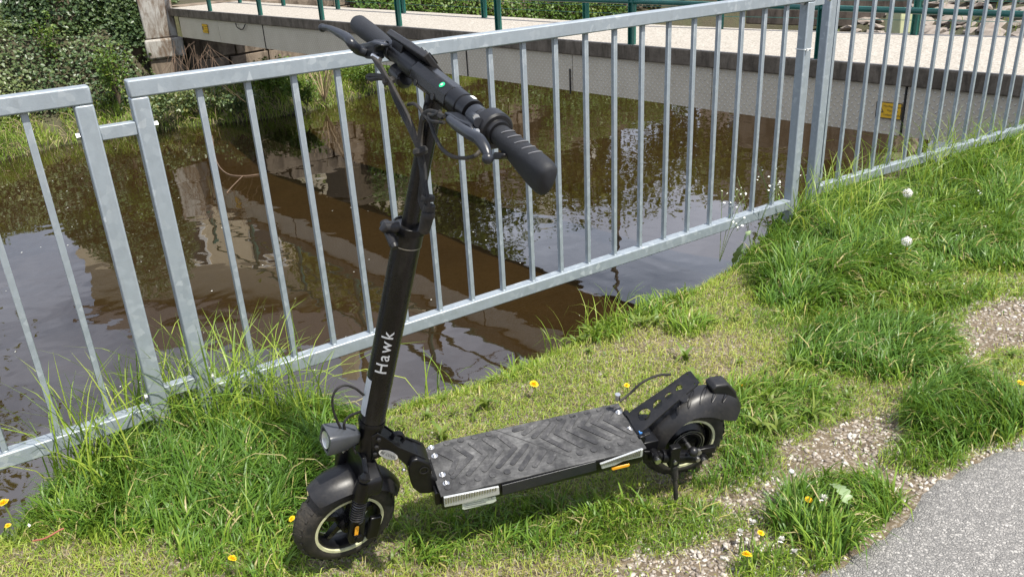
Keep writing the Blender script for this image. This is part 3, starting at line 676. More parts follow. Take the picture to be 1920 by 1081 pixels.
# ivy carpet on the left bank
P = np.c_[RNG.uniform(-17, -4.6, 260000), RNG.uniform(7, 20.5, 260000)]; d = segdist(P, SHORE); P = P[(~inpoly(P, RIVER)) & (d > .75) & (d < 5.5)]
z = far_h(P); e_ = .12; gx = (far_h(P + [e_, 0]) - z) / e_; gy = (far_h(P + [0, e_]) - z) / e_; sl = np.sqrt(1 + gx ** 2 + gy ** 2)
keep = ~(((P - np.array([-7.2, 18.4])) ** 2).sum(1) < .5 ** 2) & (RNG.uniform(0, 1, len(P)) < np.where(z < -1.72, .12, .48 * np.minimum(sl, 1.6))) & (P[:, 0] + P[:, 1] * .2 < -3.2) & ~((P[:, 1] > 19.0 + .0 * P[:, 0]) & (P[:, 0] < -9.9))
P, z, gx, gy, sl = P[keep], z[keep], gx[keep], gy[keep], sl[keep]; cl = fbm(P, 2.0, 31); nr = np.c_[-gx, -gy, np.ones(len(P))] / sl[:, None]
leaf_o = leaf_cloud('ivy', np.c_[P, z] + nr * (RNG.uniform(.02, .34, len(P)) * (.3 + cl))[:, None], .068, 'ivy', up=.3, out=nr * 1.3, tint=-.1 + .95 * fbm(P, 1.3, 12) + .25 * np.clip((P[:, 0] + 10.5) / 2, 0, 1)); tag(leaf_o, 'dense dark green ivy covering the steep left bank', 'ivy', kind='stuff')  # leaf tint: sunlit left, shaded right, painted into the colour
# taller ivy covered thicket beside the pier
_a, _b = onplane(242, 60, (0, 18.2, 0), (0, 1, 0)), onplane(236, 8, (0, 18.4, 0), (0, 1, 0))
n = 42000; th = RNG.uniform(0, 2 * PI, n); rr = RNG.uniform(.75, 1.02, n); ph = np.arccos(RNG.uniform(-.3, 1, n))
cs = np.array([(-9.45, 18.1, -.3), (-9.0, 18.3, -.3), (-8.4, 18.5, -.1), (-9.35, 19.2, .2), (-8.7, 19.2, .9), (-7.95, 18.75, -.7), tuple(_a), tuple(_b)]); rad = np.array([(.6, .7, 1.3), (.9, .8, 1.3), (.55, .6, 1.5), (.7, .8, 2.1), (1.1, 1.0, 1.6), (.45, .5, 1.25), (.42, .4, .9), (.5, .4, .7)])
w_ = RNG.integers(0, 8, n); Pc = cs[w_] + rad[w_] * np.c_[np.sin(ph) * np.cos(th), np.sin(ph) * np.sin(th), np.cos(ph)] * rr[:, None]
thk = empty('ivy_thicket', (-9.2, 18.3, -.5)); tag(thk, 'tall dark ivy covered thicket left of the white bridge pier', 'thicket')
leaf_cloud('foliage', Pc - np.array([-9.2, 18.3, -.5]), .08, 'ivy', up=.2, out=np.array([.3, -.6, 0]), tint=.45 + .6 * fbm(Pc, 1.6, 5), parent=thk)
mb = MB()
for c_ in cs: mb.ball(tuple(c_ - np.array([-9.2, 18.3, -.5])), 1, 12, 8, sc=tuple(rad[list(map(tuple, cs)).index(tuple(c_))] * .72))
mb.build('twig_mass', M['bark'], thk)
def shrub(px, py, pz, r, h, n, mat, label, size=.05, name='shrub', cat='shrub', group=None, lean=0):
    s = empty(name, (px, py, pz)); tag(s, label, cat, group)
    mb = MB(); tips = []
    for i in range(9):
        a = random.uniform(0, 2 * PI); q = random.uniform(.3, 1); tip = np.array([r * q * math.cos(a), r * q * math.sin(a), h * random.uniform(.65, 1)])
        mb.tube(spline([(0, 0, 0), tip * .5 + np.array([0, 0, .1 * h]), tip], 4), [.012 * max(h, .6)] * 3 + [.008 * max(h, .6)] * 3 + [.004 * max(h, .6)] * 3, 5); tips.append(tip)
    mb.build('stem', M['bark'], s); tips = np.array(tips)
    k = RNG.integers(0, 9, n); f = RNG.uniform(.3, 1.05, n) ** .8; Q = tips[k] * f[:, None] + RNG.normal(0, 1, (n, 3)) * np.array([r, r, h * .5]) * .17
    Q[:, 2] = np.abs(Q[:, 2]); leaf_cloud('foliage', Q, size, mat, tint=.2 + .6 * RNG.uniform(0, 1, n), parent=s)
    return s
def on_bank(u, v, z): return G(u, v, z)
a = G(222, 185, -1.45); shrub(a[0], a[1], -1.55, .38, 1.15, 900, 'shrub', 'bright yellow green sapling in front of the dark ivy', .06)
a = G(95, 110, -.7); shrub(a[0], a[1], -1.0, .25, 1.1, 220, 'shrub', 'thin yellow leaved shoot rising through the ivy below the boards', .07)
for (u, v, z, r, h, n, lb) in ((300, 215, -1.75, .5, .5, 900, 'low dark green shrub at the water in front of the pier'), (370, 205, -1.8, .6, .5, 1100, 'wide dark green shrub under the left end of the bridge'), (445, 205, -1.8, .5, .45, 900, 'dark shrub with white specks at the foot of the quay wall'),
                               (520, 175, -1.75, .55, .75, 1600, 'light green leafy clump with small white flowers under the bridge'), (575, 190, -1.8, .4, .55, 900, 'light green clump overhanging the water behind the fourth baluster'), (690, 150, -1.8, .7, .5, 1800, 'bright green bush at the water behind the scooter stem'), (740, 138, -1.85, .6, .35, 1200, 'low bright green plants on the shore right of the bush')):
    a = G(u, v, z); shrub(a[0], a[1], z - .1, r, h, n, 'shrub' if 'light' in lb or 'bright' in lb else 'ivy', lb, .06)
# bare brown twig bush between the two bright clumps
a = G(608, 185, -1.9); tb = MB()
for i in range(26):
    an = random.uniform(0, 2 * PI); L = random.uniform(.5, 1.0); tb.tube(spline([(0, 0, 0), (.15 * math.cos(an), .15 * math.sin(an), L * .5), (.45 * L * math.cos(an), .45 * L * math.sin(an), L)], 3), .007, 4)
tag(tb.build('bare_bush', M['dry'], None, loc=(a[0], a[1], -1.95)), 'bare brown twiggy bush at the water below the bridge', 'bush')
# dry hanging stems on the bank and pier
tb = MB()
for i in range(42):
    a = G(random.uniform(320, 400), random.uniform(75, 110), -.55); b = a + np.array([random.uniform(-.4, .5), random.uniform(-.25, .05), -random.uniform(.4, .95)])
    tb.tube(spline([a, (a + b) / 2 + np.array([random.uniform(-.15, .15), -.12, 0]), b], 3), .0035, 4)
tag(tb.build('hanging_vines', M['vine'], None), 'dry brown vines hanging over the quay wall under the bridge end', 'vines', kind='stuff')
tb = MB()
for i in range(260):
    p, _, _ = along_shore(1, CUM[3], CUM[9], .0, .7); p = p[0]; z = float(far_h(p[None])[0]); b = np.array([p[0], p[1], z]) + np.array([random.uniform(-.3, .3), random.uniform(-.3, .1), random.uniform(-.05, .35)])
    tb.tube([np.array([p[0], p[1], z]), (np.array([p[0], p[1], z]) + b) / 2 + np.array([0, 0, .1]), b], .005, 4)
tag(tb.build('dry_reeds', M['dry'], None), 'dry pale stems and twigs along the far waterline', 'reeds', kind='stuff')
# two long pale stalks against the ivy
for (pts, lb) in ((((102, 160), (82, 75)), 'long pale bare stalk curving down the left ivy bank'), (((165, 110), (148, 160)), 'short pale forked stick standing in front of the ivy left of the sapling')):
    a = G(*pts[0], -1.5 if pts[0][0] < 120 else -1.4); b = onplane(*pts[1], a, (0, 1, 0)); 
    tag(MB().tube(spline([a - np.array([0, 0, .3]), (a + b) / 2 + np.array([-.06, -.1, 0]), b], 6), .016, 5).build('dead_stalk', M['dry'], None), lb, 'stalk')
# grass along the far shore, blades as one mass
def blades(P, z, h, wd, lean, tint, heading=None, seg=3, flat=None, name='grass', label='', mat='grass', parent=None):
    n = len(P); a = RNG.uniform(0, 2 * PI, n) if heading is None else heading; dx, dy = np.cos(a), np.sin(a)
    fx, fy = -dy, dx; tw = RNG.uniform(-.9, .9, n); wx = fx * np.cos(tw) + dx * np.sin(tw); wy = fy * np.cos(tw) + dy * np.sin(tw)
    V = np.zeros((n, 2 * seg + 1, 3))
    for k in range(seg + 1):
        t = k / seg; el = lean * (.35 * t + .65 * t ** 2.2)      # droop
        r = h * np.sin(np.clip(el, 0, 2.6)) * t; zz = h * t * np.cos(np.clip(el, 0, 2.6) * .8)
        cx = P[:, 0] + dx * r; cy = P[:, 1] + dy * r; cz = z + np.maximum(zz, .003)
        if k < seg:
            ww = wd * .5 * (1 - .75 * t ** 1.6) * (1.0 if k else .8)
            V[:, 2 * k] = np.c_[cx - wx * ww, cy - wy * ww, cz]; V[:, 2 * k + 1] = np.c_[cx + wx * ww, cy + wy * ww, cz + .0006]
        else: V[:, 2 * seg] = np.c_[cx, cy, cz]
    m = 2 * seg + 1; i = np.arange(n) * m; F = []
    for k in range(seg - 1):
        b = i + 2 * k; F += [np.c_[b, b + 1, b + 3], np.c_[b, b + 3, b + 2]]
    b = i + 2 * (seg - 1); F.append(np.c_[b, b + 1, b + 2])
    o = npmesh(name, V.reshape(-1, 3), np.concatenate(F), M[mat], parent, {'tint': np.repeat(np.clip(tint, 0, 1), m)}); return o
P, d, u = along_shore(16000, CUM[2], CUM[12], -.05, 1.1); k = ~inpoly(P, RIVER) | (d < .1); P = P[k]; zf = far_h(P); n = len(P)
cl = fbm(P, 1.2, 44)
o = blades(P, zf, RNG.uniform(.12, .4, n) * (.5 + cl), np.full(n, .013), RNG.uniform(.2, 1.9, n), np.where(RNG.uniform(0, 1, n) < .2, .05, .3 + .5 * cl), name='shore_grass'); tag(o, 'long green and straw grass hanging over the far waterline', 'grass', kind='stuff')
# ivy and yellowish creepers on the wall behind the bridge deck
n = 30000; s = RNG.uniform(4.5, 18, n); zz = RNG.uniform(-2.0, 1.1, n); P = QA + QD * s[:, None] - QN * (RNG.uniform(0, .25, n) * (1 + (zz < -.2)) + .1)[:, None]
P3 = np.c_[P, zz]; k = fbm(np.c_[s, zz], .9, 3) > .34; P3 = P3[k]
tag(leaf_cloud('creeper', P3, .085, 'shrub', up=.2, out=np.array([.6, -.7, 0]), tint=.0 + 1.1 * fbm(np.c_[s, zz][k], .7, 8)), 'yellow green creeper over the stone wall behind the footbridge', 'creeper', kind='stuff')
hedge = MB(); o = hedge.box((4.0, .15, -.1), (17.5, 1.2, 1.2)).build('hedge_core', M['bark'], None, smooth=False); o.name = 'wall_coping'; o.location = (QA[0], QA[1], 0); o.rotation_euler.z = math.atan2(QD[1], QD[0]); tag(o, 'low dark wall top under the yellow green creeper behind the bridge', 'wall')
# grass tufts between the embankment stones
n = 2600; P = np.c_[RNG.uniform(6.5, 13, n), RNG.uniform(7, 24, n)]; z = far_h(P); k = (z > -2) & (z < .5) & (fbm(P, 1.4, 77) > .56); P = P[k]; z = z[k]; n = len(P)
tag(blades(P, z + .1, RNG.uniform(.12, .3, n), np.full(n, .014), RNG.uniform(.2, 1.2, n), RNG.uniform(.3, .8, n), name='embankment_grass'), 'green grass tufts between the embankment stones', 'grass', kind='stuff')
# grey boards at the top of the left bank
bd = empty('board_stack', (-13.6, 19.6, .04), .12); tag(bd, 'pale weathered boards at the top of the ivy bank', 'boards')
b0 = MB().box((0, 0, 0), (3.3, .34, .05)).build('board', plain('weathered_board', (.5, .49, .48), .8, 0, .2, 9), bd, bevel=.006)
for i in range(9):
    c = b0 if i == 0 else b0.copy()
    if i: COL.objects.link(c); c.parent = bd
    c.location = (random.uniform(-.05, .05), i * .38, .03 + i * .045)
# twig floating in the water behind the second and third baluster
tw = MB(); pts = [(398, 255), (405, 300), (425, 325), (455, 330), (485, 327)]
tw.tube(spline([G(u, v, WATER_Z + .01) for u, v in pts], 5), .010, 5); tw.tube(spline([G(455, 330, WATER_Z + .01), G(435, 350, WATER_Z + .03), G(425, 362, WATER_Z)], 4), .008, 5)
tag(tw.build('floating_branch', M['vine'], None), 'thin brown branch floating in the brown water', 'branch')
# petals drifting on the water
n = 200; P = np.c_[RNG.uniform(-8, 2, n), RNG.uniform(3.5, 16, n)]; k = inpoly(P, RIVER) & (fbm(P, .5, 61) > .42); P = P[k]; n = len(P); s = (RNG.uniform(.0009, .002, n) * (P[:, 1] * .5 + 1))[:, None]; z = np.full((n, 1), WATER_Z + .004)
a = RNG.uniform(0, 6.28, n)[:, None]; V = np.stack([np.c_[P + s * np.c_[np.cos(a + q), np.sin(a + q)], z] for q in (0, 1.3, 3.1, 4.6)], 1).reshape(-1, 3); i = np.arange(n) * 4
tag(npmesh('floating_petals', V, np.c_[i, i + 1, i + 2, i + 3], M['white_petal']), 'tiny pale petals scattered over the water', 'petals', kind='stuff')

# ================================================================ HOUSES, TREES AND POLES ACROSS THE RIVER (seen in the water)
plas = {'cream': plain('cream_render', (.62, .53, .38), .9, 0, .06, 3), 'white': plain('white_render', (.74, .70, .62), .9, 0, .05, 3), 'pink': plain('old_pink_render', (.5, .4, .33), .9, 0, .08, 3)}
roofm = plain('dark_roof_tiles', (.07, .055, .05), .8, 0, .25, 4); glassm = plain('dark_window_glass', (.03, .035, .04), .1)
def house(x, y, rz, L, W, H, RH, pl, label, wins):
    h = empty('house', (x, y, 0), rz); tag(h, label, 'house', None)
    mb = MB(); mb.add([(-L / 2, 0, -.1), (L / 2, 0, -.1), (L / 2, W, -.1), (-L / 2, W, -.1), (-L / 2, 0, H), (L / 2, 0, H), (L / 2, W, H), (-L / 2, W, H), (-L / 2, W / 2, H + RH), (L / 2, W / 2, H + RH)],
                      [(0, 1, 5, 4), (2, 3, 7, 6), (1, 2, 6, 9, 5), (3, 0, 4, 8, 7), (4, 5, 9, 8), (6, 7, 8, 9), (0, 3, 2, 1)]); mb.build('wall', plas[pl], h, smooth=False)
    r = MB(); e = .5; k = RH / (W / 2)
    for s in (1, -1):
        y0 = W / 2 - s * (W / 2 + e); z0 = H - e * k + .06
        r.prism([(-L / 2 - e, y0, z0), (L / 2 + e, y0, z0), (L / 2 + e, W / 2, H + RH + .06), (-L / 2 - e, W / 2, H + RH + .06)], (0, 0, .18))
    rf = r.build('roof', roofm, h, smooth=False); MB().box((L * .2, W * .35, H), (L * .2 + .7, W * .35 + .6, H + RH + .9)).build('chimney', plas[pl], rf, smooth=False)
    for (wx, wz) in wins:
        f = MB().box((wx - .6, -.05, wz), (wx + .6, .05, wz + 1.5)).build('window', M['white_print'], h, smooth=False); MB().box((wx - .5, -.075, wz + .1), (wx + .5, -.052, wz + 1.4)).build('pane', glassm, f, smooth=False)
house(-11.0, 31.0, -.15, 13, 9, 8.5, 4.0, 'cream', 'tall cream house across the river mirrored in the water', [(-4.5, 1.2), (-1.5, 1.2), (1.5, 1.2), (4.5, 1.2), (-4.5, 4.8), (-1.5, 4.8), (1.5, 4.8), (4.5, 4.8)])
house(-.8, 38.0, -.2, 9, 8, 5.2, 2.4, 'white', 'white house with dark roof standing behind the creeper wall', [(-2.8, 1.2), (0, 1.2), (2.8, 1.2)])
house(14.5, 40.0, -.5, 10, 8, 6.0, 3.4, 'pink', 'dull pink house far behind the bridge on the right', [(-3, 1.2), (0, 1.2), (3, 1.2), (-3, 4), (3, 4)])
def tree(x, y, H, R, n, mat, label, leafy=1.0, size=.16, group='trees across the river', th=.14):
    t = empty('tree', (x, y, -.1)); tag(t, label, 'tree', group); mb = MB(); tips = []
    mb.tube([(0, 0, 0), (.1, .05, H * .35), (.05, -.1, H * .7), (0, 0, H * .95)], [th, th * .8, th * .45, th * .12], 8)
    for i in range(16):
        a = i * 2.4 + random.uniform(-.3, .3); z0 = H * random.uniform(.22, .8); L = R * random.uniform(.6, 1.05) * (1.15 - .55 * z0 / H)
        b = np.array([L * math.cos(a), L * math.sin(a), z0 + L * random.uniform(.35, .9)]); m_ = np.array([b[0] * .5, b[1] * .5, z0 + .2 * L])
        mb.tube([(0, 0, z0), m_, b], [th * .4, th * .22, th * .06], 5); tips += [m_, b, (m_ + b) / 2]
        for j in range(3):
            c = b + np.array([random.uniform(-1, 1), random.uniform(-1, 1), random.uniform(-.3, .9)]) * L * .4; mb.tube([(m_ + b) / 2, c], [th * .1, th * .04], 4); tips.append(c)
    mb.build('trunk', M['bark'], t); tips = np.array(tips); k = RNG.integers(0, len(tips), n); Q = tips[k] + RNG.normal(0, 1, (n, 3)) * R * .14 * leafy
    leaf_cloud('crown', Q, size, mat, tint=.1 + .9 * RNG.uniform(0, 1, n), parent=t)
tree(-19.5, 22.0, 13, 3.6, 2600, 'tree_leaf', 'sparse tree with many thin trunks far left across the river', 1.1, .2)
tree(-17.6, 20.5, 10, 2.6, 1500, 'tree_leaf', 'thin half bare tree beside the sparse one on the left bank', 1.1, .18)
tree(-5.2, 24.6, 5.4, 2.0, 5200, 'tree_leaf', 'dense low tree between the cream house and the quay', 1.3, .17)
tree(-1.8, 27.6, 5.2, 2.3, 6000, 'tree_leaf', 'bushy green tree on the quay in front of the white house', 1.3, .17)
tree(2.6, 30.5, 4.4, 2.3, 5200, 'tree_leaf', 'broad yellow green tree above the creeper wall', 1.3, .17)
tree(7.2, 31.5, 4.6, 2.4, 5200, 'tree_leaf', 'round tree behind the retaining wall', 1.3, .18)
tree(11.2, 28.0, 5.0, 2.3, 5200, 'tree_leaf', 'green tree at the top of the stone embankment', 1.3, .18)
def pole(x, y, h, label, cat='pole'):
    p = empty('utility_pole', (x, y, 0)); tag(p, label, cat, 'wooden poles across the river'); MB().tube([(0, 0, -.2), (0, 0, h)], [.13, .09], 10).build('mast', M['bark'], p); MB().box((-.7, -.05, h - .8), (.7, .05, h - .68)).build('crossarm', M['bark'], p, smooth=False)
pole(-5.6, 27.5, 12.5, 'wooden utility pole in front of the cream house'); pole(4.6, 33.0, 11.5, 'wooden utility pole between the two white houses')
for k, dz in enumerate((0, .12)):
    tag(MB().tube([(-5.6 + 10.2 * t, 27.5 + 5.5 * t + (k - .5) * 1.0, 11.8 + dz - 1.0 * t - 2.2 * t * (1 - t)) for t in np.linspace(0, 1, 12)], .02, 4).build('power_line', M['black_rubber'], None), ('front' if k == 0 else 'rear') + ' overhead wire sagging between the two utility poles', 'wire')

# ================================================================ SCOOTER
# own frame: x runs from the front wheel to the rear one, y to its left side (away from the camera), z up;
# it leans on its kickstand towards the camera
SO = np.array([-.4169, 1.5361, 0.0]); yw, ln = .2854, .1774
_X = np.array([math.cos(yw), math.sin(yw), 0]); _Y0 = np.array([-math.sin(yw), math.cos(yw), 0]); _Z0 = np.array([0, 0, 1.0])
SA = np.array([_X, _Y0 * math.cos(ln) + _Z0 * math.sin(ln), _Z0 * math.cos(ln) - _Y0 * math.sin(ln)])
sc = empty('electric_scooter'); sc.matrix_world = Matrix(((*SA[:, 0], SO[0]), (*SA[:, 1], SO[1]), (*SA[:, 2], SO[2]), (0, 0, 0, 1)))
tag(sc, 'black folding electric scooter leaning on its kickstand on the lawn before the railing', 'electric scooter')
def to_local(W): return (np.asarray(W) - SO) @ SA.T
def PY(u, v, y=0.0): return to_local(onplane(u, v, SO + y * SA[1], SA[1]))
def PZ(u, v, z): return to_local(onplane(u, v, SO + z * SA[2], SA[2]))
# steering frame: a to the rider's right, b forwards, c up the stem; origin where the stem meets the bar
TT = np.array([.2657, 0, 1.0684]); SB = np.array([.0775, 0, .30]); cC = (TT - SB) / np.linalg.norm(TT - SB)
_F = np.cross([0, 1.0, 0], cC); aA = -(np.array([0, 1.0, 0]) * math.cos(-.2358) + _F * math.sin(-.2358)); bB = np.cross(aA, cC)
def H(p): return TT + p[0] * aA + p[1] * bB + p[2] * cC
def PB(u, v, b=0.0):
    """steering-frame point on the plane b = const"""
    l = to_local(onplane(u, v, SO + (TT + b * bB) @ SA, bB @ SA)) - TT; return np.array([l @ aA, l @ bB, l @ cC])
def PA(u, v, a=0.0):
    l = to_local(onplane(u, v, SO + (TT + a * aA) @ SA, aA @ SA)) - TT; return np.array([l @ aA, l @ bB, l @ cC])
HL = lambda pts: [H(p) for p in pts]
S = lambda name, mb, mat, parent=sc, **k: mb.build(name, M[mat], parent, **k)

# ---- wheels
def wheel(Mf, R, label_parent=sc, front=True):
    """Mf maps (lateral, forward, up) about the hub to scooter space"""
    Wd = .031
    t = MB(); prof = []
    for k in range(18):
        a = 2 * PI * k / 18; prof.append((R - .030 + .030 * math.cos(a) * (1 if math.cos(a) > 0 else .75), Wd * math.sin(a) * (1 - .12 * max(0, math.cos(a)))))
    t.lathe(prof, Mf, 72)
    tyre = S('front_wheel' if front else 'rear_wheel', t, 'black_rubber')
    # tread: raised blocks along both shoulders
    tr = MB(); n = 30
    for s in (-1, 1):
        for k in range(n):
            a = 2 * PI * (k + (.5 if s > 0 else 0)) / n; pts = []
            for (da, l0) in ((0, .0035), (.055, .0035), (.10, .0235), (.03, .0235)):
                rr = R - .030 + math.sqrt(max(0, 1 - (l0 / Wd) ** 2)) * .0302; pts.append((l0 * s, rr, a + da))
            lo = [Mf((l, r * math.cos(q), r * math.sin(q))) for l, r, q in pts]; hi = [Mf((l * 1.03, (r + .0013) * math.cos(q), (r + .0013) * math.sin(q))) for l, r, q in pts]
            tr.add(lo + hi, [(4, 5, 6, 7), (0, 1, 5, 4), (1, 2, 6, 5), (2, 3, 7, 6), (3, 0, 4, 7)])
    o = S('tread', tr, 'black_rubber', tyre, smooth=False); o['kind'] = 'stuff'
    r = MB(); ri = R - .046
    r.lathe([(ri + .006, -.024), (ri + .006, .024), (ri - .003, .020), (ri - .009, .006), (ri - .009, -.006), (ri - .003, -.020)], Mf, 56)
    rim = S('rim', r, 'black_metal', tyre)
    for s in (-1, 1):
        st = MB(); st.lathe([(ri + .0075, s * .0235), (ri + .0078, s * .0288), (ri + .0015, s * .0288), (ri + .0015, s * .0235)], Mf, 56); S('rim_stripe', st, 'pale_rim_stripe', rim)
    h = MB()
    if front:
        h.lathe([(.004, -.03), (.02, -.03), (.024, -.012), (.024, .012), (.02, .03), (.004, .03)], Mf, 24)
        for k in range(5):
            a = 2 * PI * k / 5 + .3; d = np.array([0, math.cos(a), math.sin(a)]); e = np.array([0, -math.sin(a), math.cos(a)])
            P = [d * .018 + e * .008, d * (ri - .004) + e * .005, d * (ri - .004) - e * .005, d * .018 - e * .008]
            h.prism([Mf(tuple(p + np.array([-.007, 0, 0]))) for p in P], np.array(Mf((.014, 0, 0))) - np.array(Mf((0, 0, 0))))
    else: h.lathe([(.004, -.026), (.046, -.026), (.058, -.016), (.058, .016), (.046, .026), (.004, .026)], Mf, 36)
    S('hub', h, 'black_paint', tyre)
    return tyre
FH = np.array([0, .020, -1.001]); FR_ = .119
Mw = lambda p: H(FH + np.array(p))
fw = wheel(Mw, FR_)
RH_ = np.array([.853, 0, .099])
Mr = lambda p: RH_ + np.array([-p[1], -p[0], p[2]])
rw = wheel(Mr, .115, front=False)
# rear brake disc on the near side, with its pale rings
d = MB(); d.lathe([(.030, .0285), (.046, .0285), (.046, .0305), (.030, .0305)], Mr, 40); bd_ = S('brake_disc', d, 'black_metal', rw)
d = MB(); d.lathe([(.043, .0308), (.0455, .0308), (.0455, .0318), (.043, .0318)], Mr, 40); d.lathe([(.037, .0308), (.0385, .0308), (.0385, .0318), (.037, .0318)], Mr, 40); S('disc_ring', d, 'steel', bd_)

def arch(mb, Mf, a0, a1, R0, w, drop, n=30, m=9, th=.0025, prof=None):
    """mudguard: an arched strip from angle a0 to a1 (0 = forwards, 90 = up)"""
    V = []; k_ = 2 * m
    for i in range(n + 1):
        t = i / n; a = a0 + (a1 - a0) * t; R1 = R0(t) if callable(R0) else R0; ww = w(t) if callable(w) else w; dd = drop(t) if callable(drop) else drop
        ring = []
        for j in range(m):
            x = -1 + 2 * j / (m - 1); r = R1 - dd * abs(x) ** 2.6; ring.append((x * ww, r))
        ring += [(x * (1 - th / ww), r - th) for x, r in ring[::-1]]
        V += [Mf((x, r * math.cos(a), r * math.sin(a))) for x, r in ring]
    F = []
    for i in range(n):
        for j in range(k_): j2 = (j + 1) % k_; F.append((i * k_ + j, i * k_ + j2, (i + 1) * k_ + j2, (i + 1) * k_ + j))
    F += [tuple(range(k_)), tuple(range(n * k_, (n + 1) * k_))[::-1]]; mb.add(V, F)
rad_ = math.radians
ff = MB(); arch(ff, Mw, rad_(46), rad_(146), .142, lambda t: .046 * (1 - .22 * (2 * t - 1) ** 4), .022); S('front_mudguard', ff, 'black_plastic')
GC = np.array([.870, 0, .074]); Mg = lambda p: GC + np.array([-p[1], -p[0], p[2]])
GA = [8, 30, 45, 66, 80, 100, 118, 130, 139]
gR = lambda a: np.interp(math.degrees(a), GA, [.128, .140, .150, .160, .166, .173, .178, .178, .170])
gE = lambda a: np.interp(math.degrees(a), GA, [.098, .106, .116, .129, .134, .125, .118, .122, .132])
gT = lambda t: rad_(8 + 131 * t)
rf_ = MB(); arch(rf_, Mg, gT(0), gT(1), lambda t: gR(gT(t)), lambda t: .046 + .006 * math.sin(PI * t), lambda t: gR(gT(t)) - gE(gT(t)), n=60, m=21, th=.003); rmg = S('rear_mudguard', rf_, 'black_plastic')
def on_rear(a, l): r = gR(a) - (gR(a) - gE(a)) * (abs(l) / .0515) ** 2.6 + .0008; return Mg((l, r * math.cos(a), r * math.sin(a)))
# moulded ribs across the rear mudguard
rb = MB()
for k in range(5):
    a = rad_(72 + 11.5 * k); P = []
    for q in range(17):
        th = 2 * PI * q / 16; l = .014 + .020 * math.cos(th); P.append(on_rear(a + .030 * math.sin(th) - (l - .014) * 5.0, l))
    rb.tube(P, .0010, 5)
o = S('rib', rb, 'black_paint', rmg); o['kind'] = 'stuff'
# tail light housing on the rear mudguard
tl = MB(); Ptl = [PY(*q, 0) for q in ((1328, 722), (1336, 714), (1359, 711), (1374, 726), (1377, 741), (1371, 756), (1345, 760))]
tl.prism([p + np.array([0, -.019, 0]) for p in Ptl], (0, .038, 0)); th_ = S('tail_light_housing', tl, 'black_plastic', rmg, bevel=.004)
rl = MB(); q_ = PY(1372, 760, 0); rl.box(tuple(q_ + np.array([-.004, -.017, -.008])), tuple(q_ + np.array([.004, .017, .006]))); S('red_reflector', rl, 'red_plastic', rmg, bevel=.002)
# perforated bracket from the deck up to the mudguard
c1, c2 = PY(1168, 777, .030), PY(1203, 812, -.036)
c3, c4 = PY(1312, 717, -.026), PY(1289, 697, .018)
org = (c1 + c2) / 2; ex = (c3 + c4) / 2 - org; Lb = np.linalg.norm(ex); ex /= Lb; ey = np.array([0, 1.0, 0]); ez = np.cross(ex, ey); ez /= np.linalg.norm(ez); ey = np.cross(ez, ex)
outl = [(0, -.036), (.02, -.038), (Lb * .55, -.030), (Lb * .8, -.028), (Lb * .97, -.027), (Lb + .004, -.022), (Lb + .004, .020), (Lb * .97, .025), (Lb * .6, .027), (.02, .034), (0, .032)]
V, Fc = plate_mesh(outl, [circ(Lb * .20, 0, .0175), circ(Lb * .42, 0, .0130), circ(Lb * .60, 0, .0108), circ(Lb * .77, 0, .0090), circ(Lb * .96, .017, .0022, 10), circ(Lb * .96, -.019, .0022, 10)], .0016)
bk = MB(); bk.add([org + ex * p[0] + ey * p[1] + ez * p[2] for p in V], Fc); S('perforated_bracket', bk, 'black_plastic', angle=20)
e_ = MB(); pe = org + ex * Lb * .74 + ey * -.037 + ez * -.001; e_.prism([pe + ex * x + ey * y for x, y in ((-.012, .008), (.010, .012), (.009, -.006), (.002, -.011), (-.006, -.008))], ez * .003); S('bracket_ear', e_, 'black_plastic', rmg, bevel=.001)

# ---- deck
DZ = .1801; HW = .083; X0, X1 = .214, .708
db = MB(); sec = [(-HW + .001, DZ - .004), (-HW + .001, DZ - .036), (-HW + .012, DZ - .058), (HW - .012, DZ - .058), (HW - .001, DZ - .036), (HW - .001, DZ - .004)]
db.prism([(X0 + .004, y, z) for y, z in sec], (X1 - X0 - .008, 0, 0)); deck = S('deck', db, 'black_metal', bevel=.003)
outl = [(X0, -HW), (X1, -HW), (X1 + .001, HW), (X0 + .045, HW), (X0 - .004, HW - .012)]
mt = MB(); mt.prism([(x, y, DZ - .0042) for x, y in outl], (0, 0, .0042)); mat = S('rubber_mat', mt, 'mat', bevel=.0016)
def ZC(cx, cy): # crop coordinates of the deck close-up to deck plane
    return PZ(780 + cx / 3.097, 680 + cy / 3.097, DZ)
def pill_outline(P, w_, n=6):
    P = [np.array(p[:2]) for p in P]; L = []; Rr = []
    for i, p in enumerate(P):
        if i == 0: t = P[1] - P[0]
        elif i == len(P) - 1: t = P[-1] - P[-2]
        else: t = (P[i] - P[i - 1]) / np.linalg.norm(P[i] - P[i - 1]) + (P[i + 1] - P[i]) / np.linalg.norm(P[i + 1] - P[i])
        t /= np.linalg.norm(t); nn = np.array([-t[1], t[0]]); s_ = 1.0
        if 0 < i < len(P) - 1:
            u1 = (P[i] - P[i - 1]) / np.linalg.norm(P[i] - P[i - 1]); s_ = 1 / max(.45, abs(np.array([-u1[1], u1[0]]) @ nn))
        L.append(p + nn * w_ * s_); Rr.append(p - nn * w_ * s_)
    def cap(p, t, a0):
        t = t / np.linalg.norm(t); nn = np.array([-t[1], t[0]]); return [p + w_ * (math.cos(a) * nn + math.sin(a) * t) for a in np.linspace(a0, a0 + PI, n + 2)[1:-1]]
    return L + cap(P[-1], P[-1] - P[-2], 0) + Rr[::-1] + cap(P[0], P[0] - P[1], 0)[:]
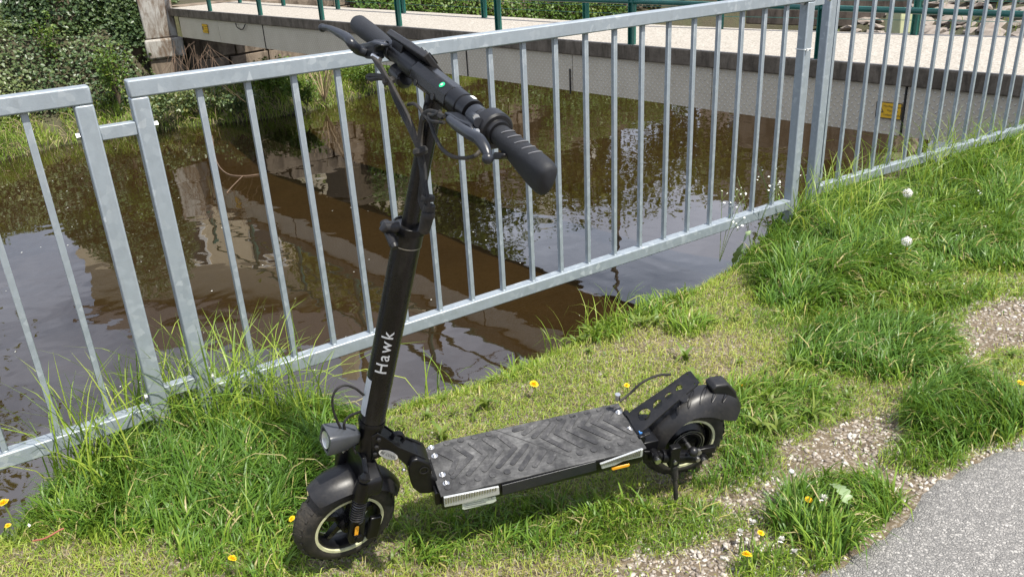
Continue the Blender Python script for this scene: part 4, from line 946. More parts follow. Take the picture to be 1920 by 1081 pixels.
pads = [[(140, 520), (232, 566), (205, 640)], [(232, 488), (318, 545), (214, 662)], [(318, 466), (402, 530), (306, 644)], [(402, 446), (492, 505), (398, 622)], [(488, 428), (572, 495), (480, 602)], [(572, 498), (640, 470), ] , [(640, 480), (562, 582)], [(688, 496), (610, 616)], [(742, 516), (690, 598)], [(800, 540), (776, 575)],
        [(600, 352), (572, 392)], [(676, 338), (628, 412)], [(745, 318), (684, 430)], [(800, 352), (742, 432), (888, 506)], [(856, 334), (816, 408), (962, 484)], [(926, 314), (884, 388), (1040, 462)], [(1004, 300), (956, 366), (1124, 440)], [(1080, 282), (1032, 346), (1200, 424)], [(1150, 262), (1104, 330), (1270, 400)]]
pads.pop(5)
pd = []
for P in pads:
    q = [ZC(*p) for p in P]; q = [(min(max(p[0], X0 + .014), X1 - .014), min(max(p[1], -HW + .016), HW - .016)) for p in q]; pd.append(pill_outline(q, .0062))
dots = [(175, 460), (257, 440), (336, 420), (418, 402), (272, 690), (360, 672), (446, 652), (530, 632), (824, 306), (900, 290), (980, 268), (1055, 256), (1130, 237), (952, 524), (1032, 505), (1112, 486), (1190, 467), (1264, 447), (185, 722)]
for p in dots: c = ZC(*p); c[1] = min(max(c[1], -HW + .011), HW - .011); c[0] = min(max(c[0], X0 + .012), X1 - .011); pd.append([(c[0] + .0078 * math.cos(a), c[1] + .0078 * math.sin(a)) for a in np.linspace(0, 2 * PI, 17)[:-1]])
for P in pd:
    m_ = MB(); n = len(P); cx = np.mean([p[0] for p in P]); 
    m_.add([(p[0], p[1], DZ - .0002) for p in P] + [(p[0], p[1], DZ + .0020) for p in P] , [tuple(range(n, 2 * n))] + [(i, (i + 1) % n, (i + 1) % n + n, i + n) for i in range(n)])
    S('grip_pad', m_, 'pad', mat, smooth=False)
g1, g2 = ZC(450, 384), ZC(905, 548); g_ = MB(); g_.tube([(g1[0], g1[1], DZ), (g2[0], g2[1], DZ)], .0012, 5); S('moulded_line', g_, 'pad', mat)
for cx, cy in ((88, 492), (108, 541), (153, 650), (175, 700), (1176, 288), (1240, 385)):
    c = ZC(cx, cy); m_ = MB(); m_.lathe([(.0008, DZ), (.0075, DZ + .0005), (.0075, DZ + .0015), (.0048, DZ + .002), (.0046, DZ + .005), (.003, DZ + .0058), (.0008, DZ + .0048)], lambda p, c=c: (c[0] + p[1], c[1] + p[2], p[0]), 20, closed=False); S('deck_bolt', m_, 'chrome', deck)
# near side strip, lamps, stickers (on the side face y = -HW)
def side_poly(px, y, th, name, mat, parent, bevel=0.0):
    m_ = MB(); m_.prism([PY(u, v, y) for u, v in px], (0, -th, 0)); return S(name, m_, mat, parent, bevel=bevel, smooth=False)
C3 = lambda x, y: (780 + x / 3.097, 680 + y / 3.097)
side_poly([C3(497, 706), C3(1043, 566), C3(1045, 618), C3(500, 762)], -HW, .003, 'side_trim', 'grey_plastic', deck, .0008)
lp = side_poly([C3(158, 772), C3(478, 708), C3(482, 752), C3(330, 790), C3(240, 812), C3(162, 826)], -HW - .0008, .006, 'side_lamp', 'lens', deck, .0015)
lp2 = side_poly([C3(1064, 578), C3(1314, 490), C3(1308, 534), C3(1200, 560), C3(1150, 584), C3(1074, 606)], -HW - .0008, .006, 'side_lamp', 'lens', deck, .0015)
for lamp, (p, q_, r_, s_) in ((lp, ((166, 782), (470, 720), (330, 786), (168, 820))), (lp2, ((1072, 586), (1308, 502), (1300, 530), (1078, 600)))):
    m_ = MB()
    for k in range(20):
        t = (k + .5) / 20; a = PY(*C3(p[0] + (q_[0] - p[0]) * t, p[1] + (q_[1] - p[1]) * t), -HW - .0072); hgt = .019 * (1 - .55 * t if lamp is lp else .35 + .65 * t)
        m_.box((a[0] - .0012, a[1] - .0012, a[2] - hgt), (a[0] + .0012, a[1], a[2]))
    o = S('lamp_rib', m_, 'steel', lamp, smooth=False); o['kind'] = 'stuff'
st_ = side_poly([C3(268, 808), C3(462, 772), C3(466, 796), C3(448, 808), C3(282, 848), C3(268, 844)], -HW - .001, .0012, 'rating_label', 'label_green', deck)
m_ = MB()
for k in range(3):
    a = PY(*C3(282, 820 + 9 * k), -HW - .0025); b = PY(*C3(395 + 12 * k, 797 + 9 * k), -HW - .0025); m_.tube([a, b], .0005, 4)
for s, (cx, cy) in zip(('C', 'E'), ((422, 786), (440, 782))):
    V, Fc = text_mesh(s, .007); a = PY(*C3(cx, cy), -HW - .0024); m_.add([(a[0] + p[0], a[1], a[2] + p[1]) for p in V], Fc)
S('label_print', m_, 'dark_print', st_, smooth=False)
side_poly([C3(1134, 604), C3(1236, 580), C3(1240, 588), C3(1234, 596), C3(1140, 619), C3(1133, 613)], -HW - .001, .003, 'amber_reflector', 'amber', deck, .0012)
m_ = MB(); m_.box((X1 - .004, -.05, DZ - .05), (X1 + .05, .045, DZ - .02)); m_.box((X1 - .004, .028, DZ - .03), (X1 + .01, .046, DZ + .006)); m_.box((X1 - .004, -.052, DZ - .03), (X1 + .012, -.040, DZ + .006)); S('rear_deck_mount', m_, 'black_metal', bevel=.002)
m_ = MB(); a = PZ(1200, 812, DZ + .004); m_.box((a[0] - .003, a[1] - .004, a[2] - .002), (a[0] + .004, a[1] + .004, a[2] + .006)); S('charging_cap', m_, 'blue_plastic', deck, bevel=.001)
m_ = MB(); m_.prism([PZ(1204, 815, DZ - .002), PZ(1217, 811, DZ - .002), PZ(1219, 815, DZ - .002), PZ(1206, 820, DZ - .002)], (0, 0, .005)); S('port_cover', m_, 'black_plastic', deck, bevel=.001)

# ---- rear arm, dampers, kickstand
def damper(y, nm):
    a = np.array([.742, y, .128]); b = np.array([.872, y, .088]); t = (b - a) / np.linalg.norm(b - a)
    m_ = MB(); m_.cyl(a + t * .018, b - t * .018, .0165, 18); dm = S(nm, m_, 'black_metal', bevel=.0015)
    m_ = MB(); m_.tube([a - t * .012, a + t * .018], .010, 12); m_.tube([b - t * .018, b + t * .010], .010, 12); m_.cyl(a + np.array([0, .014, 0]), a - np.array([0, .014, 0]), .013, 14); m_.cyl(b + np.array([0, .014, 0]), b - np.array([0, .014, 0]), .013, 14); S('damper_eye', m_, 'black_metal', dm)
    m_ = MB()
    for p in (a, b): m_.tube([p - np.array([0, .0142, 0]), p - np.array([0, .021, 0])], .0078, 10)
    S('damper_bolt', m_, 'chrome', dm); return dm
damper(-.066, 'rear_damper'); damper(.066, 'rear_damper')
m_ = MB()
for s in (-1, 1): m_.prism([(X1 + .01, s * .052, .112), (X1 + .01, s * .052, .142), (.80, s * .052, .118), (.905, s * .052, .094), (.915, s * .052, .066), (.87, s * .052, .058), (.79, s * .052, .085)], (0, s * .006, 0))
S('swing_arm', m_, 'black_metal', bevel=.0015)
m_ = MB(); m_.ball(PY(1300, 846, -.085), .0125, 16, 10); S('axle_cap', m_, 'black_plastic')
m_ = MB(); m_.cyl((RH_[0], -.086, RH_[2]), (RH_[0], .08, RH_[2]), .006, 12); m_.tube([(RH_[0] + .003, -.072, RH_[2] + .018), (RH_[0] + .003, -.08, RH_[2] + .018)], .008, 6); S('axle', m_, 'steel')
m_ = MB(); m_.prism([(.862, -.060, .118), (.905, -.060, .116), (.908, -.060, .098), (.865, -.060, .10)], (0, -.012, 0)); S('brake_caliper', m_, 'black_metal', bevel=.002)
foot = PY(1267, 924, -.095); topk = PY(1262, 838, -.072); m_ = MB(); v_ = (foot - topk); mid = topk + v_ * .40
m_.box(tuple(np.minimum(topk, mid) + np.array([-.010, -.004, 0])), tuple(np.maximum(topk, mid) + np.array([.010, .004, .008]))); kb = S('kickstand', m_, 'black_metal', bevel=.002)
m_ = MB(); m_.tube([mid, topk + v_ * .50, topk + v_ * .501, topk + v_ * .62, topk + v_ * .621, topk + v_ * .66], [.0085, .0085, .007, .007, .0082, .0082], 12); m_.tube([topk + v_ * .66, foot + v_ * .12], .0058, 10)
for k in range(5): m_.lathe([(.0062, -.0012), (.0088, -.0012), (.0088, .0012), (.0062, .0012)], lambda p, c=topk + v_ * (.50 + .025 * k): tuple(c + np.array([p[1], p[2], p[0]])), 12)
S('stand_leg', m_, 'black_rubber', kb)
m_ = MB(); m_.tube([topk + v_ * .28 + np.array([0, -.004, 0]), topk + v_ * .28 + np.array([0, -.010, 0])], .005, 10); S('stand_bolt', m_, 'steel', kb)
# rear brake cable arching over the bracket
m_ = MB(); m_.tube(spline([PY(1162, 752, .045), PY(1180, 738, .05), PY(1205, 716, .05), PY(1235, 703, .045), PY(1258, 702, .03)], 8), .0032, 8); S('rear_cable', m_, 'black_rubber')
m_ = MB(); a = PY(1160, 745, .05); m_.cyl(a + np.array([0, .006, -.01]), a + np.array([0, .006, .006]), .007, 10); S('cable_nut', m_, 'chrome')

# ---- front fork
m_ = MB(); cr = [(-.070, -.855), (-.066, -.838), (-.03, -.822), (.03, -.822), (.066, -.838), (.070, -.855), (.070, -.878), (.052, -.886), (-.052, -.886), (-.070, -.878)]
m_.prism(HL([(a, -.018, c) for a, c in cr]), bB * .042); crown = S('fork_crown', m_, 'black_metal', bevel=.007, seg=3)
# shield shaped gusset in front of the crown on each side, then the spring leg
for s, nm in ((1, 'near'), (-1, 'off')):
    ax_ = s * .053
    m_ = MB(); m_.tube(HL([(ax_, .022, -.842), (ax_, .022, -.87), (ax_, .022, -.895)]), [.015, .0185, .0165], 18); lg = S('fork_leg', m_, 'black_metal')
    m_ = MB(); m_.tube(HL([(ax_, .022, -.842), (ax_, .022, -.834), (ax_, .022, -.828), (ax_, .022, -.820)]), [.011, .0115, .0085, .004], 14); m_.tube(HL([(ax_, .022, -.839), (ax_, .022, -.832)]), .0135, 6); S('cap_nut', m_, 'black_plastic', lg)
    m_ = MB(); m_.tube(HL([(ax_, .022, -.89), (ax_, .020, -.956)]), .0085, 12); S('damper_rod', m_, 'black_metal', lg)
    sp = []; turns = 9
    for k in range(turns * 14 + 1):
        t = k / (turns * 14); an = 2 * PI * turns * t; sp.append(H((ax_ + .0145 * math.cos(an), .022 + .0145 * math.sin(an), -.893 - .062 * t)))
    m_ = MB(); m_.tube(sp, .0024, 7); S('spring', m_, 'spring_steel', lg)
    m_ = MB(); pl = [(.002, -.955), (.036, -.958), (.036, -1.012), (.028, -1.030), (-.002, -1.026)]
    m_.prism(HL([(ax_ + s * .004, b - .002, c) for b, c in pl]), aA * s * -.012); S('drop_out', m_, 'black_metal', lg, bevel=.003)
    m_ = MB(); rr_ = [(.012, -.968), (.017, -.965), (.021, -.970), (.019, -1.004), (.015, -1.008), (.010, -1.005)]
    m_.prism(HL([(ax_ + s * .0060, b + .004, c - .004) for b, c in rr_]), aA * s * .003); S('amber_reflector', m_, 'amber', lg, bevel=.001)
m_ = MB(); m_.cyl(H((-.066, .020, -1.001)), H((.066, .020, -1.001)), .0055, 12); m_.tube([H((.062, .012, -1.006)), H((.069, .012, -1.006))], .010, 6); S('front_axle', m_, 'black_metal')
m_ = MB(); m_.box((-.006, -.05, -1.035), (.006, -.022, -.97), lambda p: H((p[0] + .046, p[1] + .006, p[2]))); S('front_caliper', m_, 'black_metal', bevel=.003)
m_ = MB(); gs = [(-.030, -.800), (.030, -.800), (.040, -.812), (.064, -.835), (.064, -.866), (.034, -.876), (.026, -.862), (-.026, -.862), (-.034, -.876), (-.064, -.866), (-.064, -.835), (-.040, -.812)]
m_.prism(HL([(a, .012, c) for a, c in gs]), bB * .012); S('gusset_plate', m_, 'black_metal', bevel=.0025)
# ---- head tube, stem, inner stem
m_ = MB(); m_.tube(HL([(0, 0, -.845), (0, 0, -.822), (0, 0, -.820), (0, 0, -.735), (0, 0, -.733), (0, 0, -.728), (0, 0, -.726), (0, 0, -.720)]), [.021, .021, .0245, .0245, .028, .028, .0295, .0285], 28); S('head_tube', m_, 'black_metal', angle=30)
SR = .0272
m_ = MB(); m_.tube(HL([(0, 0, -.719), (0, 0, -.30), (0, 0, -.299), (0, 0, -.262)]), [SR, SR, SR * 1.045, SR * 1.045], 40, sx=1.0); stem = S('stem', m_, 'black_paint', angle=30)
m_ = MB(); m_.lathe([(SR * 1.05, -.0008), (SR * 1.05, .0008), (SR * .9, .0008), (SR * .9, -.0008)], lambda p: H((p[1], p[2], -.3005 + p[0])), 40); S('seam_ring', m_, 'steel', stem)
m_ = MB(); m_.tube(HL([(0, 0, -.265), (0, 0, -.012)]), .0165, 28); S('inner_stem', m_, 'black_paint')
cl_ = MB(); cl_.lathe([(SR * 1.06, -.012), (SR * 1.16, -.012), (SR * 1.16, .003), (SR * 1.06, .003)], lambda p: H((p[1], p[2], -.262 + p[0])), 36); cl2 = S('stem_clamp', cl_, 'black_metal', bevel=.001)
m_ = MB(); b0_ = PB(742, 446, .034); 
m_.tube(HL([(.004, .026, -.262), (.004, .040, -.264), (.004, .052, -.262), (.004, .058, -.270)]), [.011, .012, .011, .006], 12); m_.tube(HL([(-.022, .040, -.268), (.034, .044, -.284)]), [.0095, .0085], 14); m_.tube(HL([(.034, .044, -.284), (.040, .044, -.286)]), [.0085, .006], 14); S('clamp_lever', m_, 'black_plastic', cl2)
# lettering that runs up the stem, wrapped on its camera side
camL = to_local(CAM); cv = camL - H((0, 0, -.5)); cv = np.array([cv @ aA, cv @ bB]); th0 = math.atan2(cv[1], cv[0])
def wrap(V, c0, size_dir=1, dth=0.0, r=SR + .0005, sheet=0.0):
    out = []
    for p in V:   # text x -> up the stem, text y -> round the stem (to the left as seen from the camera)
        th = th0 + dth + p[1] / SR; rr = r + (p[2] if len(p) > 2 else 0); out.append(H((rr * math.cos(th), rr * math.sin(th), c0 + p[0])))
    return out
def fine_text(txt, size, **k):
    return text_mesh(txt, size, **k)
V, Fc = text_mesh('Hawk', .034, align='CENTER', space=1.22, bold=.0002, step=.002); xs_ = [p[0] for p in V]
V = [(p[0] * 1.12, p[1] * 1.0, 0) for p in V]; m_ = MB(); m_.add(wrap(V, -.535), Fc); S('lettering', m_, 'white_print', stem, smooth=False)
# grey sticker low on the left edge of the stem, and a scuffed edge on the right
V = []; Fc = []; nn = 10
for i in range(nn + 1):
    for j in range(7): V.append((-.046 + .092 * i / nn, -.010 + .02 * j / 6 * (1), 0))
for i in range(nn):
    for j in range(6): a = i * 7 + j; Fc.append((a, a + 1, a + 8, a + 7))
m_ = MB(); m_.add(wrap(V, -.655, dth=.95), Fc); S('grey_sticker', m_, 'pale_sticker', stem)
# ---- neck between head tube and folding joint
npx = [(697, 818), (708, 812), (722, 820), (748, 838), (796, 858), (808, 868), (806, 884), (786, 896), (776, 886), (762, 872), (746, 858), (726, 852), (698, 862)]
for y in (-.026, .022):
    m_ = MB(); P = [PY(u, v, -.026) for u, v in npx]; m_.prism([(p[0], y, p[2]) for p in P], (0, .004, 0)); S('neck_plate', m_, 'black_metal', bevel=.001)
m_ = MB(); P = [PY(u, v, -.026) for u, v in ((704, 816), (722, 823), (750, 842), (800, 862), (800, 868), (748, 850), (706, 836))]; m_.prism([(p[0], -.021, p[2]) for p in P], (0, .042, 0)); S('neck_web', m_, 'black_metal', bevel=.001)
for (u, v) in ((710, 823), (706, 837), (703, 850)):
    a = PY(u, v, -.027); m_ = MB(); m_.tube([a, a + np.array([0, -.003, 0]), a + np.array([0, -.0045, 0])], [.0052, .0048, .003], 14); S('neck_bolt', m_, 'black_plastic')
ba = PY(728, 852, -.028); m_ = MB(); ux = PY(750, 861, -.028) - PY(706, 843, -.028); ux /= np.linalg.norm(ux); uz = np.cross(ux, [0, 1, 0]); uz = np.array([-ux[2], 0, ux[0]])
if uz[2] < 0: uz = -uz
m_.prism([ba + ux * .0245 * math.cos(a) + uz * .0105 * math.sin(a) for a in np.linspace(0, 2 * PI, 33)[:-1]], (0, -.0008, 0)); bdg = S('oval_badge', m_, 'badge_silver', smooth=False)
V, Fc = text_mesh('BE COOL', .0095, space=1.05, bold=.0001); m_ = MB(); m_.add([ba + ux * p[0] + uz * p[1] + np.array([0, -.0012, 0]) for p in V], Fc); S('lettering', m_, 'dark_print', bdg, smooth=False)
hk = MB(); hp = spline([PY(737, 832, 0), PY(735, 822, 0), PY(738, 814, 0), PY(745, 811, 0), PY(753, 813, 0), PY(757, 820, 0), PY(753, 826, 0)], 6); hk.tube(hp, .0038, 8, sx=1.7); S('hook', hk, 'black_metal')
jp = [(772, 862), (784, 859), (806, 868), (812, 880), (810, 892), (822, 900), (820, 916), (806, 924), (786, 924), (774, 914), (768, 896), (766, 876)]
m_ = MB(); P = [PY(u, v, -.034) for u, v in jp]; m_.prism([(p[0], -.036, p[2]) for p in P], (0, .072, 0)); fj = S('folding_joint', m_, 'black_metal', bevel=.004)
a = PY(795, 881, -.0365); m_ = MB(); m_.lathe([(.008, .0), (.0105, .0), (.0105, .0015), (.008, .0015)], lambda p, a=a: (a[0] + p[1], a[1] - p[0], a[2] + p[2]), 24); S('pivot_cap', m_, 'black_plastic', fj)
m_ = MB(); m_.box((.205, -.060, DZ - .052), (X0 + .008, .060, DZ - .012)); S('deck_front_block', m_, 'black_metal', bevel=.003)
m_ = MB(); a = PY(754, 868, -.03); b = PY(757, 880, -.032); m_.tube([a, (a + b) / 2 + np.array([.002, -.002, 0]), b], .0022, 6); m_.ball(b, .005, 10, 6); S('latch_pin', m_, 'chrome', fj)
m_ = MB(); m_.tube([PY(789, 853, -.01), PY(797, 858, -.01)], .0055, 10); S('latch_bolt', m_, 'chrome', fj)
# ---- headlight
hl = MB(); y0_, w_, h_ = .085, .027, .022
def boxsec(b, w, hh, c, n=20):
    return [((w * math.copysign(abs(math.cos(t)) ** .36, math.cos(t))), b, c + hh * math.copysign(abs(math.sin(t)) ** .36, math.sin(t))) for t in np.linspace(0, 2 * PI, n + 1)[:-1]]
cz = -.756; rings = [boxsec(.030, .017, .014, cz), boxsec(.045, .021, .018, cz), boxsec(.062, .026, .0225, cz + .001), boxsec(.095, .0285, .0255, cz), boxsec(.100, .0275, .0245, cz), boxsec(.100, .022, .021, cz), boxsec(.093, .020, .019, cz)]
V = [H(p) for r in rings for p in r]; F = [(i * 20 + k, i * 20 + (k + 1) % 20, (i + 1) * 20 + (k + 1) % 20, (i + 1) * 20 + k) for i in range(6) for k in range(20)] + [tuple(range(20))[::-1], tuple(range(120, 140))]
hl.add(V, F); hlo = S('headlight', hl, 'lamp_grey', angle=30)
m_ = MB(); m_.lathe([(.0005, .0945), (.008, .0950), (.014, .0970), (.0185, .0995), (.0185, .094)], lambda p: H((p[1], p[0], cz + p[2])), 28, closed=False); S('lens', m_, 'lens', hlo)
m_ = MB(); m_.tube(HL([(0, .02, cz - .006), (0, .045, cz - .022), (.012, .06, cz - .030), (-.012, .06, cz - .030)]), .005, 8); m_.tube(HL([(.0, .050, cz - .034), (.0, .050, cz - .024)]), .008, 10); S('lamp_bracket', m_, 'steel', hlo)
m_ = MB(); m_.tube(spline([H(PA(668, 833, .0)), H(PA(652, 815, .0)), H(PA(645, 795, .005)), H(PA(655, 780, .005)), H(PA(676, 771, .02))], 8), .0030, 8); S('lamp_cable', m_, 'black_rubber')
m_ = MB(); m_.tube(spline([H(PA(682, 740, .0)), H(PA(665, 727, .0)), H(PA(645, 722, .0)), H(PA(629, 732, .0)), H(PA(623, 752, .0)), H(PA(628, 778, 0)), H(PA(643, 810, 0)), H(PA(664, 842, .01)), H(PA(668, 850, .02))], 8), .0026, 8); S('brake_cable', m_, 'black_rubber')

# ---- handlebar
hb = MB(); hb.tube(HL([(-.335, 0, .003), (.335, 0, .003)]), .0112, 20); hbar = S('handlebar', hb, 'black_metal')
m_ = MB(); n8 = 8
def octsec(a, r, k=.0): return [H((a, r * math.cos(t), .003 + r * math.sin(t))) for t in np.linspace(0, 2 * PI, 9)[:-1] + PI / 8]
m_.add(octsec(-.062, .0235) + octsec(.068, .0235), [(k, (k + 1) % 8, (k + 1) % 8 + 8, k + 8) for k in range(8)] + [tuple(range(8)), tuple(range(8, 16))[::-1]]); cb = S('bar_clamp', m_, 'black_paint', bevel=.0018, smooth=False)
m_ = MB(); m_.tube(HL([(-.118, 0, .004), (-.117, 0, .004), (-.064, 0, .004), (-.0625, 0, .004)]), [.0185, .0205, .0208, .019], 28); S('fold_sleeve', m_, 'black_metal', cb)
m_ = MB(); m_.tube(HL([(.066, 0, .004), (.068, 0, .004), (.098, 0, .004), (.099, 0, .004), (.102, 0, .004), (.103, 0, .004), (.126, 0, .004), (.1265, 0, .004)]), [.0195, .0212, .0212, .0195, .0195, .0208, .0208, .018], 28); S('fold_sleeve', m_, 'black_metal', cb)
for a in (-.088, .112):
    m_ = MB(); m_.box((a - .006, -.002, .0243), (a + .006, .003, .0252), lambda p: H((p[0], p[1] * 1.3 - .004, p[2]))); S('lock_mark', m_, 'white_print', cb, smooth=False)
V = [(.0055 * math.cos(t), .0055 * math.sin(t)) for t in np.linspace(0, 2 * PI, 25)[:-1]]
dn_ = np.array([math.cos(PI / 4), math.sin(PI / 4)]); dt_ = np.array([-dn_[1], dn_[0]])
def on_face(x, y, h_): q = dn_ * (.0217 + h_) + dt_ * y; return H((.042 + x, q[0], .003 + q[1]))
m_ = MB(); m_.prism([on_face(x, y, .0002) for x, y in V], on_face(0, 0, .001) - on_face(0, 0, 0)); gd = S('green_mark', m_, 'green_dot', cb, smooth=False)
m_ = MB(); m_.prism([on_face(x * .45, y * .45, .0014) for x, y in V], on_face(0, 0, .0004) - on_face(0, 0, 0)); S('mark_centre', m_, 'label_green', gd, smooth=False)
m_ = MB(); m_.tube(HL([(.03, .0215, -.006), (.03, .0235, -.006)]), .0055, 14); m_.tube(HL([(-.035, .0215, -.006), (-.035, .0235, -.006)]), .0055, 14); S('clamp_screw', m_, 'black_plastic', cb)
# grips
m_ = MB(); m_.tube(HL([(-.350, 0, .003), (-.348, 0, .003), (-.340, 0, .003), (-.30, 0, .003), (-.25, 0, .003), (-.205, 0, .003), (-.198, 0, .003), (-.190, 0, .003)]), [.009, .0155, .0185, .0188, .0175, .0158, .0172, .0165], 26); S('grip', m_, 'grip_rubber', hbar)
# right grip with a palm wing that spreads towards its end
rings = []; nr = 24; ag = [(.208, .0160, 0, 0), (.214, .0172, 0, 0), (.225, .0165, 0, .002), (.25, .0168, .002, .006), (.28, .0172, .008, .014), (.31, .0176, .014, .021), (.335, .0176, .016, .024), (.349, .0150, .014, .021), (.355, .0085, .008, .012)]
for a, r, w1, w2 in ag:
    ring = []
    for k in range(nr):
        t = 2 * PI * k / nr; b_, c_ = r * math.cos(t), r * math.sin(t)
        dn = max(0, -math.sin(t)); b_ += -.25 * w1 * dn; c_ -= w2 * dn ** 1.4; ring.append(H((a, b_, .003 + c_)))
    rings += ring
F = [(i * nr + k, i * nr + (k + 1) % nr, (i + 1) * nr + (k + 1) % nr, (i + 1) * nr + k) for i in range(len(ag) - 1) for k in range(nr)] + [tuple(range(nr))[::-1], tuple(range((len(ag) - 1) * nr, len(ag) * nr))]
m_ = MB(); m_.add(rings, F); o = S('grip', m_, 'grip_rubber', hbar, angle=60); sb_ = o.modifiers.new('s', 'SUBSURF'); sb_.levels = 1; sb_.render_levels = 1
for k, a in enumerate((.232, .250, .270, .290, .308)):
    m_ = MB(); P = []
    for t in np.linspace(PI * .30, PI * .98, 12): P.append(H((a + .006 * math.sin((t - PI * .3) * 2), .0166 * math.cos(t - .25) * 1.02, .003 + .0176 * math.sin(t - .25) * 1.02)))
    m_.tube(P, .0009, 5); S('grip_line', m_, 'grip_mark', o)
# throttle housing on the right, plus small plate under it
m_ = MB(); m_.tube(HL([(.176, 0, .004), (.178, 0, .004), (.200, 0, .004), (.203, 0, .004)]), [.0265, .0295, .0295, .0265], 30); th_o = S('throttle', m_, 'black_plastic', hbar, angle=40)
m_ = MB(); m_.tube(HL([(.150, 0, .004), (.178, 0, .004)]), [.0165, .0205], 24); m_.tube(HL([(.203, 0, .004), (.210, 0, .004)]), [.021, .019], 24); S('throttle_collar', m_, 'black_plastic', th_o)
m_ = MB(); m_.prism([H(PB(u, v, .02)) for u, v in ((925, 285), (944, 288), (943, 294), (938, 299), (920, 299))], bB * -.03); S('throttle_body', m_, 'black_plastic', th_o, bevel=.002)
# display on the left
da, dc = PB(732, 53, .010), PB(803, 98, .010); dd_ = dc - da; dd_ /= np.linalg.norm(dd_); up_ = np.array([-dd_[2], 0, dd_[0]]); Ld = np.linalg.norm(dc - da)
m_ = MB(); th2 = .0085; D0 = lambda x, y, z: H(da + dd_ * x + np.array([0, 1, 0]) * y + up_ * z)
m_.prism([D0(0, 0, 0), D0(Ld, 0, 0), D0(Ld, -.045, -.040), D0(0, -.045, -.040)], np.array(D0(0, .0080, -.0091)) - np.array(D0(0, 0, 0))); dsp = S('display', m_, 'black_plastic', hbar, bevel=.0025, seg=3)
m_ = MB(); m_.prism([D0(.006, -.004, -.003), D0(Ld * .62, -.004, -.003), D0(Ld * .62, -.041, -.036), D0(.006, -.041, -.036)], np.array(D0(0, -.0006, .0007)) - np.array(D0(0, 0, 0))); S('screen', m_, 'black_paint', dsp, smooth=False)
for k in range(3):
    m_ = MB(); x = Ld * (.70 + .1 * k); m_.prism([D0(x + .005 * math.cos(t), -.018 + .010 * math.sin(t), -.0155 + .0089 * math.sin(t)) for t in np.linspace(0, 2 * PI, 17)[:-1]], np.array(D0(0, -.0026, .0030)) - np.array(D0(0, 0, 0))); S('button', m_, 'black_paint', dsp)
m_ = MB(); m_.tube(HL([(-.186, 0, .004), (-.184, 0, .004), (-.124, 0, .004), (-.122, 0, .004)]), [.0150, .0165, .0165, .0150], 24); m_.box((-.165, -.012, .014), (-.125, .012, .032), lambda p: H(p)); S('display_mount', m_, 'black_plastic', dsp, bevel=.002)
m_ = MB(); m_.tube(HL([(-.150, .002, -.022), (-.148, .002, -.024), (-.108, .004, -.026), (-.106, .004, -.024)]), [.012, .0165, .0165, .012], 20); S('bell', m_, 'black_plastic', hbar)
# brake levers
C6 = lambda x, y: (590 + x / 6.758, 20 + y / 6.758)
def lever(pts, bs, rs, name='brake_lever'):
    m_ = MB(); m_.tube(spline([H(PB(u, v, b)) for (u, v), b in zip(pts, bs)], 6), list(np.interp(np.linspace(0, len(pts) - 1, (len(pts) - 1) * 6 + 1), range(len(pts)), rs)), 14); return S(name, m_, 'grey_plastic', hbar)
lv = lever([C6(100, 218), C6(180, 222), C6(300, 280), C6(410, 345), C6(470, 420), C6(540, 490), C6(640, 530)], [.070] * 5 + [.055, .04], [.0058, .0056, .0080, .0092, .0090, .0098, .009])
m_ = MB(); m_.ball(H(PB(*C6(98, 220), .070)), .0082, 14, 9); S('lever_ball', m_, 'grey_plastic', lv)
hs = [C6(*p) for p in ((500, 420), (560, 420), (640, 405), (720, 378), (800, 400), (830, 440), (760, 470), (740, 540), (760, 590), (720, 615), (640, 610), (560, 560), (500, 500))]
m_ = MB(); m_.prism([H(PB(u, v, .040)) for u, v in hs], bB * -.022); m_.tube([H(PB(*C6(740, 430), .030)), H((-.180, .012, .010))], [.009, .012], 12); S('lever_housing', m_, 'grey_plastic', lv, bevel=.004, seg=3)
m_ = MB(); m_.tube(HL([(-.190, 0, .003), (-.188, 0, .003), (-.172, 0, .003), (-.170, 0, .003)]), [.015, .018, .018, .015], 20); S('lever_clamp', m_, 'grey_plastic', lv)
m_ = MB(); m_.tube([H(PB(*C6(735, 570), .045)), H(PB(*C6(830, 625), .045))], .0042, 10); S('adjuster', m_, 'chrome', lv)
C5 = lambda x, y: (840 + x / 6.755, 200 + y / 6.755)
lv = lever([C5(505, 655), C5(500, 600), C5(455, 500), C5(390, 410), C5(300, 360), C5(200, 300), C5(100, 230), C5(20, 160)], [.062] * 5 + [.058, .05, .045], [.0062, .0070, .0085, .0088, .0088, .0085, .0080, .0065])
m_ = MB(); m_.ball(H(PB(*C5(505, 655), .062)), .0088, 14, 9); S('lever_ball', m_, 'grey_plastic', lv)
m_ = MB(); m_.prism([H(PB(*C5(*p), .042)) for p in ((-50, 60), (10, 85), (110, 150), (265, 215), (300, 300), (230, 300), (120, 250), (0, 190), (-60, 130))], bB * -.024); S('lever_housing', m_, 'grey_plastic', lv, bevel=.003, seg=3)
m_ = MB(); m_.tube(HL([(.130, 0, .003), (.132, 0, .003), (.152, 0, .003), (.154, 0, .003)]), [.015, .0185, .0185, .015], 20); m_.tube([H(PB(*C5(300, 130), .012)), H(PB(*C5(390, 205), .03))], [.010, .008], 12); S('lever_clamp', m_, 'grey_plastic', lv)
m_ = MB(); m_.tube([H(PB(*C5(350, 130), .028)), H(PB(*C5(362, 140), .032))], .0052, 8); m_.tube([H(PB(*C5(330, 312), .045)), H(PB(*C5(375, 312), .045))], .004, 8); S('lever_screw', m_, 'chrome', lv)
